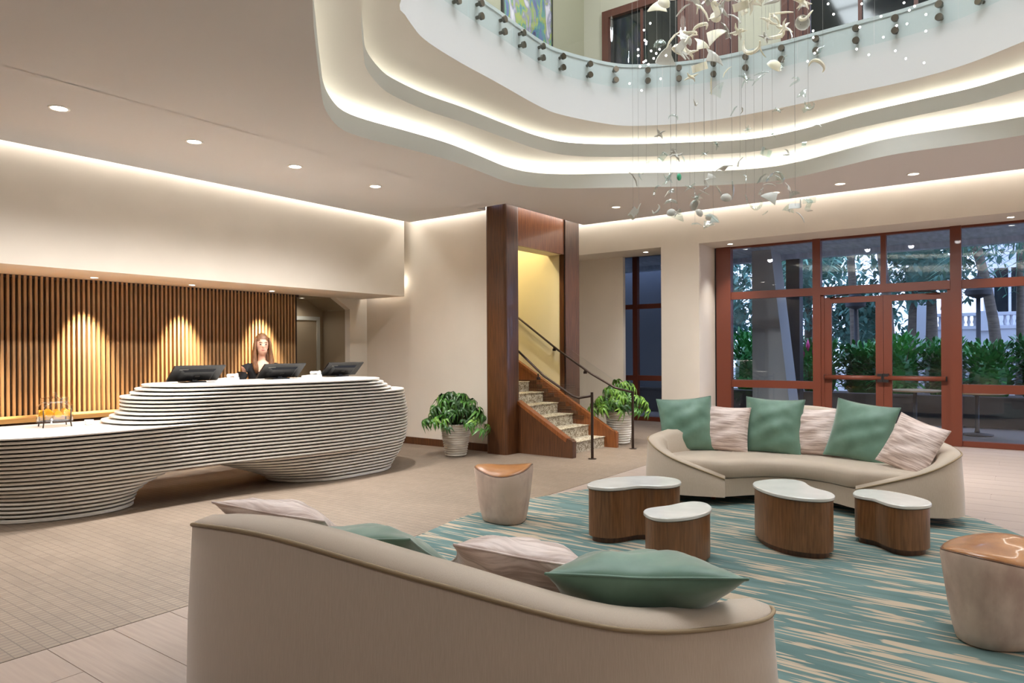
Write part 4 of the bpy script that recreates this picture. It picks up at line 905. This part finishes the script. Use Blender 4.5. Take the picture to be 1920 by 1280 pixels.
# ------------------------------------------------------------------ receptionist
def person():
    loc = (5.56, 8.24, 0)
    root = thing('person', 'long-haired person in a black top standing behind the reception desk', 'person', loc, None, world=False)
    root.rotation_euler = (0, 0, -0.42)
    b = MB()
    b.ball((0, 0, 1.655), (0.083, 0.104, 0.128), 20, 14).ball((0, -0.028, 1.575), (0.062, 0.072, 0.075), 16, 10).ball((0, -0.105, 1.622), (0.012, 0.02, 0.024), 10, 8)
    for s in (-1, 1): b.ball((s * 0.083, 0.01, 1.635), (0.012, 0.022, 0.032), 8, 8)
    b.tube([(0, 0.012, 1.38), (0, 0.01, 1.47), (0, 0.0, 1.58)], [0.058, 0.05, 0.05], 14)
    def ell(z, a, c, n=24, y=0): return [(a * math.cos(2 * math.pi * i / n), y + c * math.sin(2 * math.pi * i / n), z) for i in range(n)]
    b.loft([ell(0.80, 0.15, 0.1), ell(0.90, 0.17, 0.115), ell(1.06, 0.13, 0.09), ell(1.22, 0.165, 0.115), ell(1.32, 0.198, 0.1), ell(1.385, 0.16, 0.078), ell(1.425, 0.06, 0.055)])
    for s in (-1, 1):
        b.tube([(s * 0.16, 0, 1.35), (s * 0.22, 0.005, 1.33), (s * 0.26, 0.0, 1.2), (s * 0.275, -0.02, 1.09), (s * 0.2, -0.14, 1.03), (s * 0.145, -0.25, 0.995)], [0.055, 0.056, 0.046, 0.041, 0.037, 0.026], 12)
        b.tube([(s * 0.148, -0.245, 0.995), (s * 0.138, -0.275, 0.99), (s * 0.13, -0.31, 0.985)], [0.026, 0.034, 0.034], 10)
        for q, (dx, L) in enumerate(((-0.027, 0.065), (-0.009, 0.078), (0.009, 0.074), (0.026, 0.058))):
            b.tube([(s * (0.13 + dx), -0.31, 0.987), (s * (0.128 + dx), -0.31 - L * 0.55, 0.99), (s * (0.127 + dx), -0.31 - L, 0.972)], [0.0105, 0.0095, 0.0075], 7)
        b.tube([(s * 0.112, -0.27, 0.988), (s * 0.09, -0.30, 0.985), (s * 0.082, -0.335, 0.978)], [0.013, 0.011, 0.009], 7)
        b.tube([(s * 0.085, 0, 0.88), (s * 0.092, -0.01, 0.7), (s * 0.09, -0.012, 0.47), (s * 0.09, 0.015, 0.3), (s * 0.09, 0.02, 0.07)], [0.092, 0.085, 0.06, 0.058, 0.036], 12)
        b.tube([(s * 0.09, 0.045, 0.045), (s * 0.095, -0.04, 0.045), (s * 0.1, -0.14, 0.03)], [0.036, 0.038, 0.024], 10)
    body = b.build('body', 'skin', root, True)
    r = body.modifiers.new('merge', 'REMESH'); r.mode = 'VOXEL'; r.voxel_size = 0.0085; r.use_smooth_shade = True
    sm = body.modifiers.new('smooth', 'SMOOTH'); sm.factor = 0.5; sm.iterations = 3
    # black top with a V neck
    n = 28
    def rng(z, a, c, vneck=0.0): return [(a * math.cos(2 * math.pi * i / n), c * math.sin(2 * math.pi * i / n), z - vneck * max(0, -math.sin(2 * math.pi * i / n)) ** 5) for i in range(n)]
    top = MB().loft([rng(0.78, 0.175, 0.125), rng(0.90, 0.182, 0.127), rng(1.06, 0.143, 0.103), rng(1.20, 0.172, 0.126), rng(1.27, 0.182, 0.122, 0.02), rng(1.33, 0.21, 0.112, 0.06), rng(1.39, 0.175, 0.094, 0.11), rng(1.42, 0.1, 0.082, 0.135)], caps=False)
    top.build('top', 'black_cloth', root, True)
    for s in (-1, 1):
        MB().tube([(s * 0.11, 0, 1.335), (s * 0.165, 0.004, 1.345), (s * 0.21, 0.005, 1.325), (s * 0.24, 0.002, 1.27), (s * 0.262, 0.0, 1.2), (s * 0.278, -0.02, 1.085), (s * 0.2, -0.145, 1.025), (s * 0.15, -0.235, 0.997)], [0.045, 0.064, 0.069, 0.067, 0.062, 0.057, 0.053, 0.042], 14).build('sleeve', 'black_cloth', root, True)
        MB().tube([(s * 0.085, 0, 0.88), (s * 0.092, -0.01, 0.7), (s * 0.09, -0.012, 0.47), (s * 0.09, 0.015, 0.3), (s * 0.09, 0.02, 0.06)], [0.1, 0.095, 0.075, 0.07, 0.06], 14).build('trouser_leg', 'black_cloth', root, True)
        MB().ball((s * 0.097, -0.045, 0.03), (0.045, 0.125, 0.035), 12, 8).build('shoe', 'black_plastic', root, True)
        MB().ball((s * 0.032, -0.092, 1.650), (0.016, 0.008, 0.008), 10, 6).build('eye', 'eye_dark', root, True)
        MB().tube([(s * 0.016, -0.1, 1.674), (s * 0.034, -0.098, 1.679), (s * 0.052, -0.086, 1.672)], 0.004, 6).build('eyebrow', 'hair', root, True)
    MB().tube([(-0.024, -0.094, 1.577), (0, -0.102, 1.576), (0.024, -0.094, 1.577)], [0.003, 0.008, 0.003], 8).build('mouth', 'lips', root, True)
    # hair: cap plus long curtains
    h = MB(); R = (0.1, 0.118, 0.15); N, M_ = 28, 20; vs, fs = [], []
    for j in range(M_ + 1):
        th = math.pi * j / M_
        for i in range(N):
            a = 2 * math.pi * i / N; vs.append((R[0] * math.sin(th) * math.cos(a), 0.012 + R[1] * math.sin(th) * math.sin(a), 1.655 + R[2] * math.cos(th)))
    for j in range(M_):
        for i in range(N):
            k = (i + 1) % N; q = (j * N + i, j * N + k, (j + 1) * N + k, (j + 1) * N + i)
            c = [sum(vs[t][d] for t in q) / 4 for d in range(3)]
            if c[1] < -0.045 and c[2] < 1.735 - 0.6 * abs(c[0]): continue
            fs.append(q[::-1])
    h.add(vs, fs)
    def lock(pts, w_, d_):
        rings = []
        for (x, y, z), ww, dd in zip(pts, w_, d_): rings.append([(x + ww * math.cos(2 * math.pi * i / 12), y + dd * math.sin(2 * math.pi * i / 12), z) for i in range(12)])
        h.loft(rings)
    for s in (-1, 1):
        lock([(s * 0.085, -0.03, 1.74), (s * 0.098, -0.03, 1.64), (s * 0.104, -0.035, 1.54), (s * 0.108, -0.06, 1.44), (s * 0.10, -0.105, 1.35), (s * 0.085, -0.12, 1.27)], (0.012, 0.02, 0.026, 0.034, 0.036, 0.018), (0.03, 0.05, 0.05, 0.04, 0.02, 0.01))
    lock([(0, 0.07, 1.70), (0, 0.085, 1.58), (0, 0.09, 1.45), (0, 0.105, 1.33), (0, 0.115, 1.22)], (0.08, 0.1, 0.11, 0.11, 0.08), (0.04, 0.045, 0.04, 0.03, 0.015))
    h.build('hair', 'hair', root, True)
person()
MB().box(4.2, 6.6, 7.86, 8.02, 0.93, 0.962).build('inner_worktop', 'desk_white', desk)

# ------------------------------------------------------------------ hanging sculpture
ch = thing('hanging_sculpture', 'suspended sculpture of white and glass shell pieces on thin wires', 'chandelier', (6.45, 2.2, 2.75))
rnd = random.Random(11)
def shard(kind, m):
    mb = MB()
    if kind == 0:      # curved triangular petal
        rows = []
        for j in range(6):
            f = j / 5; wv = 0.075 * (1 - f) ** 0.8 + 0.004; rows.append([(-wv, 0.16 * f - 0.08, 0.03 * math.sin(f * 2.6)), (0, 0.16 * f - 0.08, 0.03 * math.sin(f * 2.6) + 0.025 * (1 - f)), (wv, 0.16 * f - 0.08, 0.03 * math.sin(f * 2.6))])
        b = [[(x, y, z - 0.006) for x, y, z in r[::-1]] for r in rows]
        mb.loft([r + q for r, q in zip(rows, b)])
    elif kind == 1:    # crescent
        mb.tube([(0.07 * math.cos(a), 0.07 * math.sin(a), 0.02 * math.sin(2 * a)) for a in [0.3 + 0.33 * i for i in range(12)]], [0.003 + 0.014 * math.sin(math.pi * (i + 0.3) / 11.6) for i in range(12)], 7)
    elif kind == 2:    # bent bar
        mb.tube([(-0.09, 0, 0), (-0.03, 0.01, 0.012), (0.04, 0.006, 0.006), (0.09, -0.004, -0.016)], [0.005, 0.009, 0.009, 0.004], 6)
    elif kind == 3:    # star of coral
        for i in range(6):
            a = i * 1.05; mb.tube([(0, 0, 0), (0.045 * math.cos(a), 0.045 * math.sin(a), 0.012 * (-1) ** i), (0.075 * math.cos(a + .2), 0.075 * math.sin(a + .2), 0.03 * (-1) ** i)], [0.016, 0.01, 0.003], 6)
    elif kind == 4:    # cup
        mb.lathe([(0.004, 0.03), (0.03, 0.025), (0.05, 0.008), (0.06, -0.02), (0.052, -0.018), (0.044, 0.004), (0.026, 0.018), (0.004, 0.022)], (0, 0, 0), 14, False)
    else:              # folded ribbon
        rows = []
        for j in range(9):
            f = j / 8; z = 0.04 * math.sin(f * 6.5); rows.append([(-0.035, 0.15 * f - 0.075, z), (0.035, 0.15 * f - 0.075, z + 0.01), (0.035, 0.15 * f - 0.075, z + 0.004), (-0.035, 0.15 * f - 0.075, z - 0.006)])
        mb.loft(rows)
    return mb.mesh('shell_piece', m, True, 50)
SH = {(k, m): shard(k, m) for k in range(6) for m in ('shell_opaque', 'shell_glass', 'shell_grey')}
wires = []
def piece(P, kind, m, s=1.0, up=None):
    o = link('shell_piece', SH[(kind, m)], ch); o.location = P; o.scale = (s, s, s); o.rotation_euler = (rnd.uniform(-1.2, 1.2), rnd.uniform(-1.2, 1.2), rnd.uniform(0, 6.28))
def cluster(n, z0, z1, rad, mats, smin, smax):
    for i in range(n):
        a = rnd.uniform(0, 6.283); r = rad * math.sqrt(rnd.uniform(0.02, 1)); P = (6.45 + r * math.cos(a), 2.2 + r * math.sin(a), rnd.uniform(z0, z1))
        piece(P, rnd.choice((0, 1, 2, 2, 3, 4, 5)), rnd.choice(mats), rnd.uniform(smin, smax))
        if rnd.random() < 0.4: wires.append(P)
cluster(52, 2.80, 3.22, 0.92, ('shell_glass', 'shell_glass', 'shell_grey'), 0.55, 0.95)
cluster(24, 3.25, 4.0, 0.9, ('shell_glass', 'shell_glass', 'shell_grey'), 0.5, 0.85)
cluster(12, 4.0, 4.3, 0.8, ('shell_opaque', 'shell_glass'), 0.7, 1.0)
cluster(72, 4.28, 5.2, 0.78, ('shell_opaque', 'shell_opaque', 'shell_opaque', 'shell_grey'), 0.85, 1.35)
cluster(40, 5.2, 6.4, 0.8, ('shell_opaque', 'shell_grey'), 0.9, 1.3)
o = MB().ball((0, 0, 0), (0.032, 0.02, 0.034), 12, 8).build('glass_bead', 'shell_green', ch, True); o.location = (6.2, 2.62, 3.16)
wm = MB().cyl((0, 0, 0), (0, 0, 1), 0.0013, 5).mesh('wire', 'wire')
for P in wires[:80]:
    o = link('wire', wm, ch); o.location = P; o.scale = (1, 1, 10.15 - P[2])
bm_ = MB().ball((0, 0, 0), 0.009, 8, 6).mesh('emissive_dot', 'dot_emission')  # small emissive spheres, scattered in two groups
for i in range(46):
    lat = rnd.uniform(1.12, 1.48) if i < 20 else rnd.uniform(2.75, 4.0); D = rnd.uniform(6.2, 6.8)
    z = rnd.uniform(4.05, 4.75) if i < 20 else rnd.uniform(4.25, 4.85)
    o = link('emissive_dot', bm_, ch); o.location = (fw.x * D + rt0.x * lat, fw.y * D + rt0.y * lat, z)
MB().lathe([(1.1, 10.17), (1.1, 10.12), (1.05, 10.1), (0.01, 10.1)], (6.45, 2.2, 0), 40).build('canopy', 'chrome', ch, True, 40)

# ------------------------------------------------------------------ outdoors
struct('terrace', MB().box(13.26, 60, -30, 40, -0.12, -0.01), 'ext_paving', label='paved terrace outside the doors')
struct('porch_roof', MB().box(13.25, 16.1, -12, 14, 3.6, 3.8).box(15.8, 16.1, -12, 14, 3.5, 3.6), 'porch_concrete', label='concrete porch roof outside the facade')
pl = thing('tapered_pillar', 'grey tapered pillar standing outside the left facade pane', 'pillar', (15, 4.3, 0))
MB().hexa([(14.8, 3.87, 0), (15.5, 3.87, 0), (15.5, 4.66, 0), (14.8, 4.66, 0)], [(14.8, 4.27, 3.6), (15.5, 4.27, 3.6), (15.5, 4.66, 3.6), (14.8, 4.66, 3.6)]).build('shaft', 'ext_column', pl)
MB().box(14.75, 15.55, 3.82, 4.71, 0, 0.1).build('foot', 'ext_column', pl)
pl = thing('porch_post', 'slim dark post right of the tapered pillar outside', 'post', (16, 4.1, 0))
MB().box(15.9, 16.2, 3.99, 4.27, 0, 3.5).build('shaft', 'ext_dark', pl); MB().box(15.86, 16.24, 3.95, 4.31, 0, 0.2).build('foot', 'ext_dark', pl)
pw = thing('planter_wall', 'dark low planter wall under the hedge outside', 'planter', (16.6, 1, 0))
MB().box(16.4, 16.55, -9, 12, 0, 0.55).build('wall', 'planter', pw); MB().box(16.36, 16.6, -9, 12, 0.55, 0.6).build('coping', 'planter', pw); MB().box(16.55, 19, -9, 12, 0.3, 0.5).build('soil', 'soil', pw)
def big_leaf(mb, p, d, L, wd):
    d = Vector(d).normalized(); s_ = d.cross(Vector((0, 0, 1)));
    if s_.length < 1e-3: s_ = Vector((1, 0, 0))
    s_.normalize(); P = [Vector(p) + d * (L * f) + Vector((0, 0, -0.25 * L * f * f)) for f in (0, 0.35, 0.7, 1)]; W = (0.01, wd, wd * 0.8, 0.004); vs = []
    for a, q in zip(P, W): vs += [a - s_ * q, a + s_ * q]
    mb.add(vs, [(0, 1, 3, 2), (2, 3, 5, 4), (4, 5, 7, 6)])
def shrub(x, y, z, r, hh, label, seed, n=900, m='hedge_leaf', group='shrubs outside the facade'):
    rd = random.Random(seed); t = thing('shrub', label, 'shrub', (x, y, z), group); mb = MB(); st_ = MB()
    for i in range(n):
        a = rd.uniform(0, 6.283); e = rd.uniform(-0.7, 1.3); q = rd.uniform(0.45, 1.0); p = Vector((x + r * q * math.cos(a) * math.cos(e), y + r * q * math.sin(a) * math.cos(e), z + hh * 0.45 + hh * 0.52 * q * math.sin(e)))
        d = (p - Vector((x, y, z + hh * 0.3))).normalized() + Vector((rd.uniform(-.5, .5), rd.uniform(-.5, .5), rd.uniform(-.2, .5))); big_leaf(mb, p, d, rd.uniform(0.13, 0.24), rd.uniform(0.025, 0.045))
    mb.ball((x, y, z + hh * 0.30), (r * 0.55, r * 0.55, hh * 0.42), 14, 9)
    f_ = mb.build('foliage', m, t, False); f_['kind'] = 'stuff'
    for i in range(5):
        a = i * 1.26; st_.tube([(x, y, z), (x + r * .3 * math.cos(a), y + r * .3 * math.sin(a), z + hh * .4), (x + r * .6 * math.cos(a), y + r * .6 * math.sin(a), z + hh * .75)], [0.02, 0.014, 0.006], 5)
    st_.build('stems', 'palm_trunk', t, True)
names = ['rightmost', 'second from right', 'third from right', 'fourth from right', 'fifth from right', 'sixth from right', 'seventh from right', 'eighth from right']
for i in range(8):
    shrub(17.3 + 0.5 * (i % 2), -1.0 + i * 0.82, 0.5, 0.68, 1.32 + 0.12 * math.sin(i * 2.1), '%s leafy shrub in the hedge outside the facade' % names[i], 50 + i)
for i, y in enumerate((5.6,)): shrub(17.5, y, 0.5, 0.6, 1.6, 'shrub outside behind the tapered pillar', 80 + i, 700)
fl_ = thing('pink_ginger', 'pink flower spikes beside the dark porch post', 'flower', (16.85, 4.05, 0.5))
for i, (dy, zz) in enumerate(((0.0, 1.72), (0.1, 1.55), (-0.12, 1.6))):
    MB().tube([(16.85, 4.05, 0.5), (16.85, 4.05 + dy * .6, 1.1), (16.85, 4.05 + dy, zz - 0.2)], 0.01, 5).build('stem', 'stem', fl_, True)
    MB().tube([(16.85, 4.05 + dy, zz - 0.22), (16.85, 4.05 + dy * 1.1, zz - 0.1), (16.85, 4.05 + dy * 1.3, zz + 0.05)], [0.02, 0.045, 0.006], 7).build('bloom', 'pink_flower', fl_, True)
def palm(x, y, hgt, lean, label, seed, nf=15, L=2.6, tr=0.14):
    rd = random.Random(seed); t = thing('palm_tree', label, 'palm tree', (x, y, 0), 'palms beyond the terrace')
    pts = [Vector((x + lean[0] * f * f, y + lean[1] * f * f, hgt * f)) for f in (0, .2, .4, .6, .8, 1)]
    MB().tube(pts, [tr * 1.25, tr, tr * .9, tr * .85, tr * .8, tr * .8], 10).build('trunk', 'palm_trunk', t, True); c = pts[-1]
    for k in range(nf):
        a = k * 2.4 + rd.uniform(-.2, .2); e = rd.uniform(-0.35, 0.95); mb = MB(); d = Vector((math.cos(a) * math.cos(e), math.sin(a) * math.cos(e), math.sin(e))); s_ = Vector((-math.sin(a), math.cos(a), 0))
        sp = [c + d * (L * f) + Vector((0, 0, -0.75 * L * f * f)) for f in [i / 10 for i in range(11)]]
        mb.tube(sp, [0.03 * (1 - .09 * i) for i in range(11)], 4)
        for i in range(2, 21):
            f = i / 20; p = c + d * (L * f) + Vector((0, 0, -0.75 * L * f * f)); ll = 0.62 * math.sin(math.pi * min(1, f * 0.85 + 0.12)) + 0.08
            for sg in (-1, 1): big_leaf(mb, p, s_ * sg + d * 0.45 + Vector((0, 0, -0.35)), ll, 0.028)
        mb.build('frond', 'palm_leaf', t)
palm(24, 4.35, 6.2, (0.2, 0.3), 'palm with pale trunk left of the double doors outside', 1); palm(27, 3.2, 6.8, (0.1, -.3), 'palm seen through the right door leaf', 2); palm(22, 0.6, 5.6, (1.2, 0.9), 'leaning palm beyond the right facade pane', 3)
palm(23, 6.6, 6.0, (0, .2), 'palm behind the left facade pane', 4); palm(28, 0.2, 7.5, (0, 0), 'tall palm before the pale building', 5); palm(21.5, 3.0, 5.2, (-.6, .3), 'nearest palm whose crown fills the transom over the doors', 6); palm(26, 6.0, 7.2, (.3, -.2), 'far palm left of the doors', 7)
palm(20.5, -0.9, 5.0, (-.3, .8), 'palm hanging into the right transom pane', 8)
bd = thing('villa', 'pale villa with balustraded terrace beyond the hedge', 'building', (33, 0, 0))
MB().box(32, 32.4, -14, 3.3, 0, 2.27).build('terrace_wall', 'ext_wall', bd); MB().box(31.8, 32.6, 3.05, 3.75, 0, 3.95).build('gate_pier', 'ext_wall', bd); MB().box(31.7, 32.7, 2.95, 3.85, 3.75, 3.95).build('pier_cap', 'ext_wall', bd)
MB().box(31.95, 32.4, -14, 3.2, 2.27, 2.4).build('balustrade_plinth', 'ext_wall', bd); MB().box(31.95, 32.4, -14, 3.2, 2.78, 2.9).build('balustrade_rail', 'ext_wall', bd)
bme = MB().lathe([(0.05, 0), (0.04, 0.04), (0.07, 0.14), (0.04, 0.26), (0.045, 0.34), (0.055, 0.38)], (0, 0, 0), 8).mesh('baluster', 'ext_wall', True)
for i in range(34):
    y = 3.0 - i * 0.19
    if abs(y - 1.2) < 0.3: continue
    o = link('baluster', bme, bd); o.location = (32.17, y, 2.4)
MB().box(31.9, 32.45, 0.95, 1.5, 2.2, 2.95).build('balustrade_pier', 'ext_wall', bd)
MB().box(37, 44, -14, 1.6, 0, 9.5).build('house_wall', 'ext_wall', bd); MB().box(36.7, 44.3, -14.3, 1.9, 9.5, 9.9).build('cornice', 'ext_wall', bd)
for k, (y0, z0) in enumerate(((0.1, 3.1), (-1.9, 3.1), (0.1, 6.2), (-1.9, 6.2))):
    wv = MB().box(36.93, 37.02, y0, y0 + 1.1, z0, z0 + 1.9).build('window', 'dark_glass', bd); MB().box(36.9, 36.94, y0 + 0.5, y0 + 0.6, z0, z0 + 1.9).box(36.9, 36.94, y0, y0 + 1.1, z0 + 1.2, z0 + 1.3).build('glazing_bar', 'ext_wall', wv)
for k, y in enumerate((2.6, -0.2)):
    MB().box(31.9, 32.0, y, y + 0.3, 1.35, 1.6).build('wall_lamp', 'ext_dark', bd)
def lantern(x, y, h, label):
    t = thing('lamp_post', label, 'lamp post', (x, y, 0), 'lamp posts by the hedge')
    MB().lathe([(0.09, 0), (0.09, 0.1), (0.05, 0.2), (0.045, h - 0.3)], (x, y, 0), 12).build('post', 'ext_dark', t, True)
    MB().lathe([(0.06, h - 0.3), (0.26, h - 0.22), (0.27, h - 0.12), (0.2, h - 0.02), (0.14, h + 0.06)], (x, y, 0), 16).build('lantern', 'ext_dark', t, True, 40)
    MB().lathe([(0.16, h + 0.06), (0.12, h + 0.16), (0.03, h + 0.2), (0.015, h + 0.3), (0.001, h + 0.34)], (x, y, 0), 16).build('lantern_cap', 'ext_dark', t, True, 40)
lantern(19.5, 0.94, 3.0, 'dark lamp post outside the right facade pane'); lantern(21.5, 3.9, 2.95, 'dark lamp post seen through the left door leaf')
def cafe(x, y, label):
    t = thing('cafe_table', label, 'table', (x, y, 0), 'round tables on the terrace')
    MB().lathe([(0.42, 0.73), (0.44, 0.74), (0.44, 0.76), (0.001, 0.765)], (x, y, 0), 24).build('top', 'table_tan', t, True, 40)
    MB().lathe([(0.05, 0.02), (0.035, 0.1), (0.035, 0.73)], (x, y, 0), 10).build('leg', 'ext_dark', t, True); MB().lathe([(0.25, 0), (0.25, 0.015), (0.05, 0.04)], (x, y, 0), 20).build('base', 'ext_dark', t, True)
cafe(15.3, 1.75, 'tan round table on the terrace behind the right door'); cafe(15.0, 0.75, 'tan round table outside the right facade pane')
def tree(x, y, r, z, label, seed, n=3600):
    rd = random.Random(seed); t = thing('broadleaf_tree', label, 'tree', (x, y, 0), 'trees beyond the terrace'); mb = MB()
    for i in range(n):
        a = rd.uniform(0, 6.283); e = rd.uniform(-1.2, 1.5); q = rd.uniform(.3, 1) ** .7; p = Vector((x + r * q * math.cos(a) * math.cos(e), y + r * q * math.sin(a) * math.cos(e), z + r * q * math.sin(e) * .9)); big_leaf(mb, p, Vector((rd.uniform(-1, 1), rd.uniform(-1, 1), rd.uniform(-.8, .4))), rd.uniform(.2, .36), rd.uniform(.05, .085))
    for i in range(7):
        a = rd.uniform(0, 6.283); q = rd.uniform(0, .45) * r; mb.ball((x + q * math.cos(a), y + q * math.sin(a), z + rd.uniform(-.4, .4) * r), (r * rd.uniform(.25, .4), r * rd.uniform(.25, .4), r * rd.uniform(.22, .34)), 12, 8)
    f_ = mb.build('crown', 'far_leaf', t); f_['kind'] = 'stuff'
    MB().tube([(x, y, 0), (x + .1, y, z * .5), (x, y, z)], [0.22, .17, .1], 8).build('trunk', 'palm_trunk', t, True)
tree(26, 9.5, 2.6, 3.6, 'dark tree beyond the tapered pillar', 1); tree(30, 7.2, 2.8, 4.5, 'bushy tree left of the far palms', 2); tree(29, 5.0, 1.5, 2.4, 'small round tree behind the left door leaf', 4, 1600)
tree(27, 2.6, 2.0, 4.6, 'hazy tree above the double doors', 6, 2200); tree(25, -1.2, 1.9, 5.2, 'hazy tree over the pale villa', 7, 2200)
pw2 = thing('porch_wall', 'grey side wall closing the porch beyond the narrow window', 'wall', (17.0, 8.5, 0))
MB().box(16.7, 16.9, 6.3, 13, 0, 3.6).build('wall', 'porch_wall', pw2); MB().box(16.66, 16.94, 6.3, 13, 0, 0.25).build('plinth', 'ext_dark', pw2)
pc2 = thing('porch_column', 'pale porch column seen through the narrow window', 'column', (15.4, 6.35, 0))
MB().box(15.2, 15.6, 6.0, 6.75, 0, 3.6).build('shaft', 'ext_column', pc2); MB().box(15.16, 15.64, 5.96, 6.79, 0, 0.15).build('foot', 'ext_column', pc2)
